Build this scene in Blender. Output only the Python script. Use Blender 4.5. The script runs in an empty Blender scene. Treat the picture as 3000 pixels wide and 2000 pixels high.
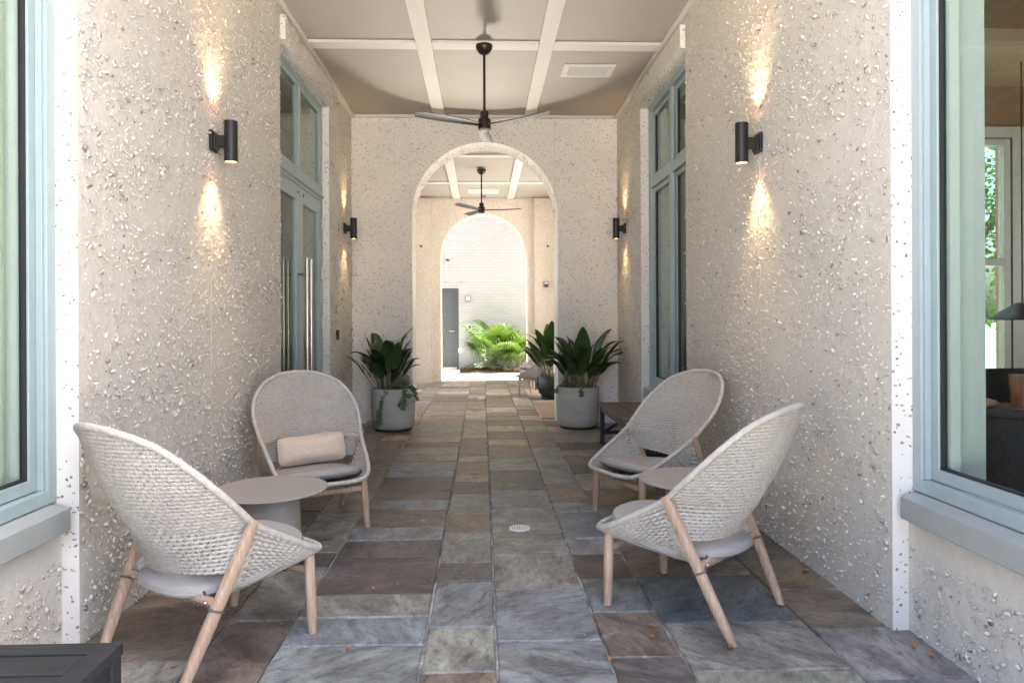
import bpy, bmesh, math, random
import numpy as np
from mathutils import Vector, Matrix
random.seed(7); rng = np.random.default_rng(7)
R = math.radians
S = bpy.context.scene
COL = S.collection

# ------------------------------------------------------------------ camera
cd = bpy.data.cameras.new('camera'); cam = bpy.data.objects.new('camera', cd); COL.objects.link(cam)
S.camera = cam
cd.lens = 24; cd.sensor_width = 36; cd.sensor_fit = 'HORIZONTAL'
cd.clip_start = .05; cd.clip_end = 900
cd.shift_x = .00573; cd.shift_y = -.02167
yaw, roll = R(2.0), R(.25)
fw = Vector((math.sin(yaw), math.cos(yaw), 0)); r0 = Vector((math.cos(yaw), -math.sin(yaw), 0)); u0 = Vector((0, 0, 1))
rt = r0*math.cos(roll) - u0*math.sin(roll); up = r0*math.sin(roll) + u0*math.cos(roll)
m = Matrix((rt, up, -fw)).transposed().to_4x4(); m.translation = (0, 0, 1.3)
cam.matrix_world = m

# ------------------------------------------------------------------ light
SUN_EL, SUN_AZ = R(60), R(88)          # azimuth measured from +Y towards +X
w = bpy.data.worlds.new('World'); S.world = w; w.use_nodes = True
nt = w.node_tree; bg = nt.nodes['Background']
sky = nt.nodes.new('ShaderNodeTexSky'); sky.sky_type = 'NISHITA'; sky.sun_disc = False
sky.sun_elevation = SUN_EL; sky.sun_rotation = SUN_AZ; sky.dust_density = 5.0; sky.ozone_density = .3; sky.air_density = .8
nt.links.new(sky.outputs[0], bg.inputs[0]); bg.inputs[1].default_value = .12
sd = bpy.data.lights.new('sun', 'SUN'); sun = bpy.data.objects.new('sun', sd); COL.objects.link(sun)
sd.energy = 5.0; sd.angle = R(.5); sd.color = (1, .97, .93)
sv = Vector((math.sin(SUN_AZ)*math.cos(SUN_EL), math.cos(SUN_AZ)*math.cos(SUN_EL), math.sin(SUN_EL)))
sun.rotation_euler = sv.to_track_quat('Z', 'Y').to_euler(); sun.location = (20, -5, 30)
S.view_settings.view_transform = 'Standard'; S.view_settings.look = 'None'
S.view_settings.gamma = 1; S.view_settings.exposure = 3.33
S.cycles.max_bounces = 10; S.cycles.diffuse_bounces = 6; S.cycles.transparent_max_bounces = 12
S.cycles.use_denoising = True; S.cycles.sample_clamp_indirect = 6
S.cycles.caustics_reflective = False; S.cycles.caustics_refractive = False

# ------------------------------------------------------------------ helpers
class MB:
    def __init__(s): s.v = []; s.f = []; s.m = []
    def add(s, vs, fs, mi=0):
        o = len(s.v); s.v += [tuple(p) for p in vs]; s.f += [tuple(i+o for i in q) for q in fs]; s.m += [mi]*len(fs); return s
    def box(s, x0, x1, y0, y1, z0, z1, mi=0):
        return s.add([(x0,y0,z0),(x1,y0,z0),(x1,y1,z0),(x0,y1,z0),(x0,y0,z1),(x1,y0,z1),(x1,y1,z1),(x0,y1,z1)],
                     [(0,3,2,1),(4,5,6,7),(0,1,5,4),(1,2,6,5),(2,3,7,6),(3,0,4,7)], mi)
    def tube(s, pts, rad, n=8, mi=0, closed=False, flat=1.0, cap=True):
        pts = [Vector(p) for p in pts]; k = len(pts)
        if not hasattr(rad, '__len__'): rad = [rad]*k
        ring = []; nrm = None
        for i in range(k):
            if closed: t = pts[(i+1) % k]-pts[i-1]
            else: t = pts[min(i+1, k-1)]-pts[max(i-1, 0)]
            t.normalize()
            if nrm is None:
                nrm = t.orthogonal() if abs(t.z) > .95 else Vector((0,0,1))
            nrm = (nrm-t*nrm.dot(t))
            if nrm.length < 1e-5: nrm = t.orthogonal()
            nrm.normalize(); b = t.cross(nrm)
            ring.append([pts[i]+(nrm*math.cos(a)+b*math.sin(a)*flat)*rad[i] for a in [2*math.pi*j/n for j in range(n)]])
        vs = [p for r_ in ring for p in r_]; fs = []
        for i in range(k if closed else k-1):
            a, c = i*n, ((i+1) % k)*n
            for j in range(n): fs.append((a+j, a+(j+1) % n, c+(j+1) % n, c+j))
        if cap and not closed: fs += [tuple(range(n))[::-1], tuple(range((k-1)*n, k*n))]
        return s.add(vs, fs, mi)
    def lathe(s, prof, n=32, c=(0,0,0), mi=0):
        vs = []; fs = []; k = len(prof)
        for r_, z in prof:
            for j in range(n):
                a = 2*math.pi*j/n; vs.append((c[0]+r_*math.cos(a), c[1]+r_*math.sin(a), c[2]+z))
        for i in range(k-1):
            for j in range(n): fs.append((i*n+j, i*n+(j+1) % n, (i+1)*n+(j+1) % n, (i+1)*n+j))
        if prof[0][0] > 1e-4: fs.append(tuple(range(n))[::-1])
        if prof[-1][0] > 1e-4: fs.append(tuple(range((k-1)*n, k*n)))
        return s.add(vs, fs, mi)
    def grid(s, fn, nu, nv, mi=0, wrapu=False):
        vs = [fn(i/(nu if wrapu else nu-1), j/(nv-1)) for j in range(nv) for i in range(nu)]; fs = []
        for j in range(nv-1):
            for i in range(nu if wrapu else nu-1):
                fs.append((j*nu+i, j*nu+(i+1) % nu, (j+1)*nu+(i+1) % nu, (j+1)*nu+i))
        return s.add(vs, fs, mi)
    def mesh(s, name, mats, smooth=False, angle=None):
        me = bpy.data.meshes.new(name); me.from_pydata(s.v, [], s.f)
        for mt in (mats if isinstance(mats, (list, tuple)) else [mats]): me.materials.append(mt)
        if any(s.m): me.polygons.foreach_set('material_index', s.m)
        if smooth:
            me.polygons.foreach_set('use_smooth', [True]*len(me.polygons))
            if angle: me.set_sharp_from_angle(angle=R(angle))
        me.update(); return me
    def build(s, name, mats, parent=None, smooth=False, angle=None, bevel=0, loc=None, seg=2):
        return link(name, s.mesh(name, mats, smooth, angle), parent, bevel, loc, seg)
def link(name, me, parent=None, bevel=0, loc=None, seg=2):
    o = bpy.data.objects.new(name, me); COL.objects.link(o)
    if parent: o.parent = parent
    if loc: o.location = loc
    if bevel:
        b = o.modifiers.new('bevel', 'BEVEL'); b.width = bevel; b.segments = seg; b.limit_method = 'ANGLE'; b.angle_limit = R(40)
    return o
def tag(o, label=None, cat=None, group=None, kind=None):
    if label: o['label'] = label
    if cat: o['category'] = cat
    if group: o['group'] = group
    if kind: o['kind'] = kind
    return o
def thing(name, label, cat, loc=(0,0,0), rz=0, group=None):
    o = bpy.data.objects.new(name, None); COL.objects.link(o); o.location = loc; o.rotation_euler = (0,0,rz); o.empty_display_size = .1
    return tag(o, label, cat, group)
def copy_tree(o, parent=None):
    c = o.copy(); COL.objects.link(c); c.parent = parent
    for ch in list(o.children):
        copy_tree(ch, c)
    return c
def spline(pts, n):
    P = [np.array(p, float) for p in pts]; P = [2*P[0]-P[1]]+P+[2*P[-1]-P[-2]]; out = []; k = len(pts)-1
    for i in range(n):
        t = i/(n-1)*k; s_ = min(int(t), k-1); t -= s_; a, b, c, d = P[s_:s_+4]
        out.append(.5*((2*b)+(-a+c)*t+(2*a-5*b+4*c-d)*t*t+(-a+3*b-3*c+d)*t**3))
    return out

# ------------------------------------------------------------------ materials
class N:
    def __init__(s, name):
        s.mat = bpy.data.materials.new(name); s.mat.use_nodes = True; s.t = s.mat.node_tree; s.b = s.t.nodes['Principled BSDF']; s.out = s.t.nodes['Material Output']
    def n(s, ty, **kw):
        x = s.t.nodes.new('ShaderNode'+ty)
        for k, v in kw.items():
            if k in x.inputs: x.inputs[k].default_value = v
            else: setattr(x, k, v)
        return x
    def l(s, a, b): s.t.links.new(a, b)
    def ramp(s, fac, stops, mode='LINEAR'):
        r_ = s.n('ValToRGB'); r_.color_ramp.interpolation = mode; e = r_.color_ramp.elements
        while len(e) < len(stops): e.new(.5)
        for q, (p, c) in zip(e, stops): q.position = p; q.color = (*c, 1) if hasattr(c, '__len__') else (c, c, c, 1)
        s.l(fac, r_.inputs[0]); return r_.outputs[0]
    def noise(s, scale, vec=None, detail=4, rough=.55, dist=0):
        x = s.n('TexNoise'); x.inputs['Scale'].default_value = scale; x.inputs['Detail'].default_value = detail; x.inputs['Roughness'].default_value = rough; x.inputs['Distortion'].default_value = dist
        if vec is not None: s.l(vec, x.inputs['Vector'])
        return x.outputs['Fac']
    def mix(s, fac, a, b, blend='MIX'):
        x = s.n('Mix', data_type='RGBA', blend_type=blend)
        for sock, v in ((x.inputs[0], fac), (x.inputs[6], a), (x.inputs[7], b)):
            if hasattr(v, 'is_linked'): s.l(v, sock)
            elif hasattr(v, '__len__'): sock.default_value = (*v, 1)
            else: sock.default_value = v
        return x.outputs[2]
    def math(s, op, a, b=0):
        x = s.n('Math', operation=op)
        for sock, v in ((x.inputs[0], a), (x.inputs[1], b)):
            if hasattr(v, 'is_linked'): s.l(v, sock)
            else: sock.default_value = v
        return x.outputs[0]
    def obj(s): return s.n('TexCoord').outputs['Object']
    def pos(s): return s.n('NewGeometry').outputs['Position']
    def scale(s, vec, sc, rot=(0,0,0)):
        x = s.n('Mapping'); x.inputs['Scale'].default_value = sc; x.inputs['Rotation'].default_value = rot; s.l(vec, x.inputs[0]); return x.outputs[0]
    def bump(s, h, strength=.3, dist=.01, prev=None):
        x = s.n('Bump'); x.inputs['Strength'].default_value = strength; x.inputs['Distance'].default_value = dist; s.l(h, x.inputs['Height'])
        if prev is not None: s.l(prev, x.inputs['Normal'])
        return x.outputs[0]
    def fin(s, col=None, rough=.6, normal=None, metal=0, spec=None):
        if col is not None:
            if hasattr(col, 'is_linked'): s.l(col, s.b.inputs['Base Color'])
            else: s.b.inputs['Base Color'].default_value = (*col, 1)
        if hasattr(rough, 'is_linked'): s.l(rough, s.b.inputs['Roughness'])
        else: s.b.inputs['Roughness'].default_value = rough
        s.b.inputs['Metallic'].default_value = metal
        if spec is not None: s.b.inputs['Specular IOR Level'].default_value = spec
        if normal is not None: s.l(normal, s.b.inputs['Normal'])
        return s.mat
def simple(name, col, rough=.5, metal=0, var=.12, sc=12, bump=0, bsc=60, bdist=.004):
    k = N(name); p = k.pos()
    f = k.noise(sc, p, 5)
    c = k.mix(k.ramp(f, [(.3, 0), (.7, 1)]), tuple(x*(1-var) for x in col), tuple(min(1, x*(1+var)) for x in col))
    nrm = k.bump(k.noise(bsc, p, 3), bump, bdist) if bump else None
    return k.fin(c, rough, nrm, metal)

def mk_stucco():
    k = N('shell_stucco'); p = k.pos()
    c = k.mix(k.ramp(k.noise(1.3, p, 5), [(.3, 0), (.75, 1)]), (.61, .57, .505), (.67, .628, .558))
    c = k.mix(k.ramp(k.noise(40, p, 3), [(.45, 0), (.75, 1)]), c, (.69, .645, .575))
    h = k.bump(k.noise(90, p, 4), .35, .005); h = k.bump(k.ramp(k.noise(38, p, 3, .5, .6), [(.52, 0), (.70, 1)]), .22, .010, h); h = k.bump(k.noise(14, p, 3), .35, .02, h)
    return k.fin(c, .85, h)
def mk_tabby(name, base, sp=1.0, dark=.14):
    k = N(name); p = k.pos()
    wob = k.n('VectorMath', operation='ADD'); nz = k.n('TexNoise'); nz.inputs['Scale'].default_value = 18; k.l(p, nz.inputs[0])
    sc_ = k.n('VectorMath', operation='SCALE'); sc_.inputs['Scale'].default_value = .035; k.l(nz.outputs['Color'], sc_.inputs[0])
    k.l(p, wob.inputs[0]); k.l(sc_.outputs[0], wob.inputs[1]); q = wob.outputs[0]
    c = k.mix(k.ramp(k.noise(1.6, p, 5), [(.3, 0), (.7, 1)]), tuple(x*.93 for x in base), tuple(min(1, x*1.05) for x in base))
    hs = None
    for i, (scl, rot, cols, keep) in enumerate([((34, 20, 34), (0, .6, .3), [(.16, .13, .12), (.36, .28, .23)], .22), ((22, 30, 44), (0, -.7, .9), [(.30, .24, .20), (.46, .39, .32)], .26), ((28, 34, 20), (.4, .2, -.5), [(.82, .79, .74), (.75, .7, .64)], .3)]):
        v = k.n('TexVoronoi'); v.inputs['Scale'].default_value = sp; v.inputs['Randomness'].default_value = 1
        k.l(k.scale(q, scl, rot), v.inputs['Vector'])
        sep = k.n('SeparateColor'); k.l(v.outputs['Color'], sep.inputs[0])
        near = k.ramp(v.outputs['Distance'], [(.24, 1), (.31, 0)])
        sel = k.math('LESS_THAN', sep.outputs[0], keep)
        fac = k.math('MULTIPLY', near, sel)
        cc = k.mix(sep.outputs[1], cols[0], cols[1])
        c = k.mix(fac, c, cc)
    h = k.bump(k.noise(120, p, 3), .25, .003); h = k.bump(k.noise(25, p, 3), .2, .008, h)
    return k.fin(c, .75, h)
def mk_shell():
    k = N('oyster_shell'); g = k.n('NewGeometry')
    c = k.ramp(g.outputs['Random Per Island'], [(0, (.14, .12, .14)), (.03, (.25, .21, .20)), (.05, (.52, .475, .425)), (.3, (.63, .585, .525)), (.7, (.69, .645, .585)), (1, (.78, .74, .68))])
    f = k.noise(150, g.outputs['Position'], 3)
    c = k.mix(k.ramp(f, [(.35, 0), (.7, 1)]), c, k.mix(.5, c, (.62, .55, .48)))
    return k.fin(c, .62)
def mk_stone():
    k = N('flagstone'); oi = k.n('ObjectInfo'); p = k.pos()
    off = k.n('VectorMath', operation='ADD'); k.l(p, off.inputs[0])
    cv = k.n('CombineXYZ'); k.l(k.math('MULTIPLY', oi.outputs['Random'], 37.), cv.inputs[0]); k.l(k.math('MULTIPLY', oi.outputs['Random'], 91.), cv.inputs[1]); k.l(cv.outputs[0], off.inputs[1])
    vr = k.n('VectorRotate', rotation_type='Z_AXIS'); k.l(off.outputs[0], vr.inputs['Vector']); k.l(k.math('MULTIPLY', oi.outputs['Random'], 55.), vr.inputs['Angle']); q = vr.outputs[0]; st = k.scale(q, (2.6, 4.6, 1), (0, 0, .25))
    a = k.noise(1.6, st, 7, .62, .6)
    base = oi.outputs['Color']
    lo = k.mix(1, base, (.50, .46, .44), 'MULTIPLY'); hi = k.mix(1, base, (1.42, 1.36, 1.28), 'MULTIPLY')
    c = k.mix(k.ramp(a, [(.34, 0), (.66, 1)]), lo, hi)
    b = k.noise(.9, k.scale(q, (3, 5, 1), (0, 0, -.4)), 4, .6, 1.2)
    c = k.mix(k.ramp(b, [(.56, 0), (.62, .45)]), c, k.mix(.5, c, (.16, .11, .075)))
    b2 = k.noise(2.2, k.scale(q, (2, 3, 1)), 6, .65, .8)
    c = k.mix(k.ramp(b2, [(.665, 0), (.70, .55)]), c, (.46, .45, .43))
    fz = k.noise(7, st, 6, .7, .5)
    c = k.mix(k.ramp(fz, [(.35, .75), (.5, 0)]), c, k.mix(1, c, (.45, .43, .42), 'MULTIPLY'))
    c = k.mix(k.ramp(fz, [(.55, 0), (.72, .5)]), c, k.mix(1, c, (1.7, 1.68, 1.62), 'MULTIPLY'))
    d = k.noise(9, q, 5, .7)
    c = k.mix(k.ramp(d, [(.70, 0), (.76, .8)]), c, (.52, .51, .49))
    gr = k.noise(160, q, 2)
    c = k.mix(k.ramp(gr, [(.3, .22), (.7, 0)]), c, (.03, .03, .03))
    stp = k.ramp(k.noise(1.3, k.scale(q, (2.0, 4.5, 1), (0, 0, .5)), 5, .55, .9), [(.32, 0), (.335, .3), (.47, .34), (.485, .66), (.62, .7), (.63, 1)])
    h = k.bump(stp, 1.0, .009); h = k.bump(a, .5, .008, h); h = k.bump(fz, .7, .006, h); h = k.bump(k.noise(70, q, 4), .5, .003, h)
    return k.fin(c, k.ramp(a, [(.3, .36), (.7, .56)]), h)
def mk_mortar():
    k = N('mortar'); p = k.pos()
    c = k.mix(k.ramp(k.noise(6, p, 4), [(.42, 0), (.6, 1)]), (.22, .205, .185), (.58, .56, .53))
    c = k.mix(k.ramp(k.noise(90, p, 3), [(.45, 0), (.7, .6)]), c, (.18, .15, .13))
    return k.fin(c, .9, k.bump(k.noise(120, p, 3), .8, .006))
def mk_wood(name, c0, c1, sc=(60, 60, 5), rough=.6):
    k = N(name); p = k.scale(k.obj(), sc)
    f = k.noise(1, p, 5, .65, .4)
    c = k.mix(k.ramp(f, [(.3, 0), (.68, 1)]), c0, c1)
    kn = k.noise(2.5, k.obj(), 3)
    c = k.mix(k.ramp(kn, [(.5, 0), (.8, .5)]), c, tuple(x*.8 for x in c0))
    return k.fin(c, rough, k.bump(f, .25, .002))
def mk_rope(name, c0, c1):
    k = N(name); p = k.obj()
    c = k.mix(k.ramp(k.noise(45, p, 3), [(.3, 0), (.7, 1)]), c0, c1)
    c = k.mix(k.ramp(k.noise(5, p, 3), [(.4, 0), (.75, .5)]), c, tuple(x*.86 for x in c0))
    wv = k.n('TexWave'); wv.inputs['Scale'].default_value = 95; wv.inputs['Distortion'].default_value = 3; k.l(k.scale(p, (1, 1, 1), (.5, .6, .4)), wv.inputs[0])
    return k.fin(c, .82, k.bump(wv.outputs['Fac'], .45, .003))
def mk_fabric(name, col, sc=900):
    k = N(name); p = k.obj()
    w1 = k.n('TexWave', bands_direction='X'); w1.inputs['Scale'].default_value = sc/6; w1.inputs['Distortion'].default_value = 2.5; k.l(p, w1.inputs[0])
    w2 = k.n('TexWave', bands_direction='Y'); w2.inputs['Scale'].default_value = sc/6; w2.inputs['Distortion'].default_value = 2.5; k.l(p, w2.inputs[0])
    sl = k.noise(40, k.scale(p, (1, 8, 8)), 3)
    c = k.mix(k.ramp(sl, [(.3, 0), (.7, 1)]), tuple(x*.86 for x in col), tuple(x*1.1 for x in col))
    c = k.mix(k.ramp(k.noise(4, p, 4), [(.4, 0), (.8, .4)]), c, tuple(x*.85 for x in col))
    h = k.bump(k.math('ADD', w1.outputs['Fac'], w2.outputs['Fac']), .25, .001); h = k.bump(k.noise(9, p, 2), .35, .03, h)
    return k.fin(c, .9, h)
def mk_glass(name, tint, refl=1.0, ior=1.5):
    k = N(name); k.t.nodes.remove(k.b)
    tr = k.n('BsdfTransparent'); tr.inputs[0].default_value = (*tint, 1)
    gl = k.n('BsdfGlossy'); gl.inputs['Roughness'].default_value = .01; gl.inputs[0].default_value = (.95, .97, .96, 1)
    fr = k.n('Fresnel'); gm = k.n('NewGeometry'); k.l(k.math('ADD', ior, k.math('MULTIPLY', gm.outputs['Backfacing'], 1/ior-ior)), fr.inputs[0])
    ms = k.n('MixShader'); k.l(k.math('MULTIPLY', fr.outputs[0], refl), ms.inputs[0]); k.l(tr.outputs[0], ms.inputs[1]); k.l(gl.outputs[0], ms.inputs[2]); k.l(ms.outputs[0], k.out.inputs[0])
    return k.mat
def mk_leaf(name, c0, c1, trans=.25, rough=.35):
    k = N(name); oi = k.n('ObjectInfo'); g = k.n('NewGeometry')
    rnd = k.math('FRACT', k.math('ADD', oi.outputs['Random'], g.outputs['Random Per Island']))
    c = k.mix(rnd, c0, c1)
    c = k.mix(k.ramp(k.noise(9, k.obj(), 3), [(.4, 0), (.8, .5)]), c, tuple(x*.6 for x in c0))
    k.fin(c, rough)
    tl = k.n('BsdfTranslucent'); k.l(k.mix(1, c, (1.2, 1.25, .6), 'MULTIPLY'), tl.inputs[0])
    ms = k.n('MixShader'); ms.inputs[0].default_value = trans; k.l(k.b.outputs[0], ms.inputs[1]); k.l(tl.outputs[0], ms.inputs[2]); k.l(ms.outputs[0], k.out.inputs[0])
    return k.mat
def mk_emit(name, col, st):
    k = N(name); k.fin(col, .4); k.b.inputs['Emission Color'].default_value = (*col, 1); k.b.inputs['Emission Strength'].default_value = st; return k.mat
def mk_brick():
    k = N('white_brick'); p = k.pos(); b = k.n('TexBrick')
    cx = k.n('SeparateXYZ'); k.l(p, cx.inputs[0]); cb = k.n('CombineXYZ'); k.l(cx.outputs[0], cb.inputs[0]); k.l(cx.outputs[2], cb.inputs[1])
    k.l(cb.outputs[0], b.inputs['Vector'])
    for n_, v in (('Scale', 1), ('Mortar Size', .007), ('Brick Width', .215), ('Row Height', .075), ('Mortar Smooth', .3)): b.inputs[n_].default_value = v
    b.inputs['Color1'].default_value = (.42, .41, .405, 1); b.inputs['Color2'].default_value = (.385, .375, .37, 1); b.inputs['Mortar'].default_value = (.34, .33, .325, 1)
    h = k.bump(b.outputs['Fac'], -.9, .008); h = k.bump(k.noise(40, p, 3), .2, .005, h)
    return k.fin(b.outputs['Color'], .6, h)
def mk_concrete(name, c, joint=0):
    k = N(name); p = k.pos(); f = k.noise(3, p, 6)
    cc = k.mix(k.ramp(f, [(.3, 0), (.7, 1)]), tuple(x*.88 for x in c), tuple(x*1.06 for x in c))
    cc = k.mix(k.ramp(k.noise(60, p, 3), [(.5, 0), (.8, .35)]), cc, tuple(x*.7 for x in c))
    return k.fin(cc, .8, k.bump(k.noise(120, p, 3), .2, .003))
def mk_planter():
    k = N('planter_concrete'); p = k.obj()
    f = k.noise(1, k.scale(p, (3, 3, 40)), 4)
    c = k.mix(k.ramp(f, [(.3, 0), (.7, 1)]), (.37, .355, .32), (.47, .45, .41))
    c = k.mix(k.ramp(k.noise(5, p, 5), [(.45, 0), (.8, .5)]), c, (.50, .49, .465))
    return k.fin(c, .8, k.bump(f, .2, .004))
def mk_ceiling(name, c):
    k = N(name); p = k.pos()
    cc = k.mix(k.ramp(k.noise(1.1, p, 4), [(.3, 0), (.7, 1)]), tuple(x*.95 for x in c), tuple(x*1.04 for x in c))
    return k.fin(cc, .62, k.bump(k.noise(170, p, 2), .12, .002))

M = dict(
 stucco=mk_stucco(), tabby=mk_tabby('speckled_concrete', (.76, .725, .675), 1.35), tabby2=mk_tabby('speckled_concrete_courtyard', (.72, .66, .57), 1.5), shell=mk_shell(),
 stone=mk_stone(), mortar=mk_mortar(), joint=simple('joint_sealant', (.62, .56, .49), .8),
 ceil=mk_ceiling('ceiling_panel', (.375, .34, .30)), batten=mk_ceiling('ceiling_batten', (.62, .585, .54)),
 teal=simple('frame_paint', (.33, .405, .41), .4, 0, .03), sill=simple('sill_metal', (.36, .375, .36), .45, 0, .05),
 gasket=simple('gasket', (.02, .02, .02), .6), glass=mk_glass('window_glass', (.76, .87, .82)), dglass=mk_glass('door_glass', (.70, .78, .74)),
 rope=mk_rope('rope', (.45, .41, .355), (.57, .53, .47)), teak=mk_wood('weathered_teak', (.34, .215, .14), (.58, .425, .31), (75, 75, 4)),
 cushion=mk_fabric('seat_linen', (.37, .345, .32)), pillow=mk_fabric('pillow_linen', (.60, .49, .39), 1400), strap=simple('strap', (.12, .10, .09), .8),
 table=simple('powder_coat', (.36, .335, .305), .5, 0, .04, 30, .15, 500, .0006),
 black=simple('black_metal', (.022, .020, .020), .38, .3, .1), bronze=simple('fan_bronze', (.035, .025, .02), .35, .6), steel=simple('brushed_steel', (.55, .52, .48), .28, 1, .05, 40),
 bladed=simple('blade_dark', (.03, .028, .026), .35), blades=simple('blade_silver', (.06, .057, .055), .6, 0, .04),
 lens=mk_emit('lamp_lens', (1, .74, .38), .35), uplens=mk_emit('uplight_lens', (.8, .76, .66), .03),
 white=simple('white_plastic', (.72, .71, .69), .45, 0, .03), grey=simple('grey_plastic', (.28, .25, .235), .5, 0, .05), red=simple('red_plastic', (.55, .03, .02), .4, 0, .05),
 dwood=mk_wood('black_stained_wood', (.012, .0115, .012), (.036, .035, .038), (6, 90, 90), .62), bwood=mk_wood('brown_bench_wood', (.075, .05, .036), (.18, .125, .09), (90, 6, 90), .55), navy=simple('navy_metal', (.015, .018, .035), .45),
 planter=mk_planter(), soil=simple('soil', (.03, .022, .016), .95, 0, .4, 60, .9, 80, .02), pot=simple('black_pot', (.022, .020, .019), .42, 0, .2, 8, .2, 60, .004),
 leaf=mk_leaf('aspidistra_leaf', (.016, .045, .012), (.055, .095, .025), .16, .32), stem=simple('stem', (.16, .11, .06), .6),
 ivy=mk_leaf('ivy_leaf', (.07, .12, .06), (.22, .29, .17), .25, .5), fern=mk_leaf('fern_leaf', (.06, .10, .025), (.14, .18, .05), .3, .5),
 palm=mk_leaf('palm_leaf', (.035, .085, .012), (.12, .175, .03), .35, .38), cover=mk_leaf('jasmine_leaf', (.10, .16, .06), (.40, .42, .32), .25, .5), mulch=simple('mulch', (.14, .07, .035), .95, 0, .4, 50, .9, 60, .03),
 added_lawn=simple('added_lawn_grass', (.05, .085, .025), .9, 0, .3, 30, .8, 90, .03), brick=mk_brick(), pave=mk_concrete('courtyard_concrete', (.56, .535, .49)), ground=mk_concrete('ground_paving', (.42, .40, .37)), door=simple('door_grey_paint', (.085, .09, .10), .42, 0, .06),
 mat=mk_fabric('mat_fibre', (.42, .29, .18), 500), dleaf=mk_leaf('dry_leaf', (.42, .12, .03), (.5, .22, .06), .2, .6),
 room=simple('room_plaster', (.62, .60, .55), .8), jamb=simple('jamb_paint', (.62, .61, .58), .6, 0, .03), tint=mk_glass('solar_glass', (.30, .36, .36)), roomc=simple('room_ceiling', (.30, .22, .15), .6), roomw=simple('room_wood', (.20, .12, .07), .5), curtain=mk_fabric('sheer_curtain', (.62, .60, .52), 300),
 wicker=mk_rope('dark_wicker', (.035, .028, .032), (.075, .062, .068)), orange=simple('copper_cup', (.55, .22, .10), .4), skin=simple('skin', (.50, .30, .21), .5, 0, .05), shirt=mk_fabric('shirt', (.16, .22, .22)), hair=simple('hair', (.05, .03, .02), .6), paper=simple('paper', (.75, .78, .85), .6),
 bark=simple('bark', (.12, .09, .07), .9, 0, .3, 20, .6, 30, .02), tleaf=mk_leaf('tree_leaf', (.05, .12, .025), (.14, .25, .06), .35, .5), roof=simple('roof_membrane', (.3, .29, .28), .8),
 label=simple('sign_face', (.32, .36, .38), .5, 0, .03), dark=simple('dark_rubber', (.015, .015, .016), .5))

# ------------------------------------------------------------------ setting
XL, XR = -1.61, 1.70
YN, YD0, YD1 = 2.78, 5.52, 7.27      # near corner, recess of door / window
YW0, YW1 = 5.63, 7.25
YA, YB = 8.5, 8.95                   # first arch wall
YC, YE = 14.3, 14.68                 # second arch wall
ZC = 3.80
YS = .75
YO = 2.45                              # where the roof ends, behind the view

g = MB().box(-160, 160, -160, 160, -.3, -.12).build('ground', M['ground']); tag(g, 'pale paved ground around the building', kind='structure')
fl = MB().box(-1.75, 1.85, -.6, YE-.02, -.11, -.012).build('floor', M['mortar']); tag(fl, 'mortar bed under bluestone flagstones of the passage', kind='structure')
lw = MB().box(-14, -1.61, YE-.02, 17.5, -.11, .0).box(2.01, 14, YE-.02, 16.9, -.11, .0).build('added_lawn', M['added_lawn']); tag(lw, 'unseen dark grass added beside the courtyard path to cut bounced light', kind='structure')  # unseen dark grass, added to cut light bounced onto the brick wall
pv = MB().box(-1.6, 2.0, YE-.02, 16.92, -.11, -.010).build('courtyard_pavement', M['pave']); tag(pv, 'sunlit concrete courtyard pavement', kind='structure')
sc2 = MB().box(-16, -1.76, 9.0, YE-.03, -.11, -.014).box(1.86, 12, 9.0, YE-.03, -.11, -.014).build('bounce_court', M['pave']); tag(sc2, 'unseen pale paving added beside the far bay to bounce light in', kind='structure')  # unseen pale paving, added as a reflector to brighten the far bay
ap = MB().box(-30, 30, -40, -.6, -.11, -.012).build('forecourt', M['pave']); tag(ap, 'pale forecourt paving outside the passage', kind='structure')

# flagstones, one object each
COLX = [-1.745, -1.107, -.815, -.238, .05, .482, .767, 1.372, 1.845]
BND = {1: [2.45, 3.0, 3.635, 3.857, 4.46, 4.655, 5.2, 5.929, 6.404, 6.629],
 2: [2.25, 2.744, 3.005, 3.257, 3.773, 4.055, 4.314, 4.7, 4.948, 5.208, 5.675, 5.905, 6.288, 6.605, 6.95, 7.25, 7.6, 8.0],
 3: [2.2, 2.523, 2.899, 3.398, 3.66, 4.185, 4.575, 5.099, 5.467, 5.758, 6.264, 6.531, 7.13, 7.5, 7.75, 8.1],
 4: [2.3, 2.758, 3.286, 3.798, 4.354, 4.711, 5.213, 5.875, 6.39, 7.041, 7.42, 7.92, 8.37],
 5: [2.3, 2.604, 3.012, 3.40, 3.759, 4.03, 4.584, 4.833, 5.368, 5.738, 6.006, 6.362, 6.9, 7.4, 7.85],
 6: [2.05, 2.485, 2.896, 3.431, 3.9, 4.322, 4.722, 5.2, 5.727, 6.095, 6.448, 6.736, 7.2, 7.7],
 7: [1.95, 2.412, 2.82, 3.219, 3.603], 0: []}
BL, GR, BR, DK, TN, LT = (.205, .230, .248), (.25, .252, .235), (.195, .166, .138), (.125, .113, .110), (.35, .29, .225), (.48, .41, .32)
COLR = {2: [BL, BL, GR, DK, DK, BL, BR, BL, BR, DK, BL, BL, GR, GR, BR, TN, GR, GR],
 3: [BR, GR, BL, DK, GR, BR, GR, DK, TN, BR, TN, BR, BR, LT, TN, TN],
 4: [BL, BL, GR, GR, GR, BL, DK, BL, BR, TN, BR, LT, BR],
 5: [DK, BR, BL, DK, BL, BL, BL, BR, BL, GR, GR, BL, BR, BR, GR, BR],
 6: [GR, GR, (.13, .165, .18), BR, BL, BL, BR, GR, DK, BR, GR, DK, GR],
 7: [BL, GR, BR, BR, DK, GR], 1: [BR, GR, DK, GR, GR, GR, BR, BR, BR]}
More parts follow.
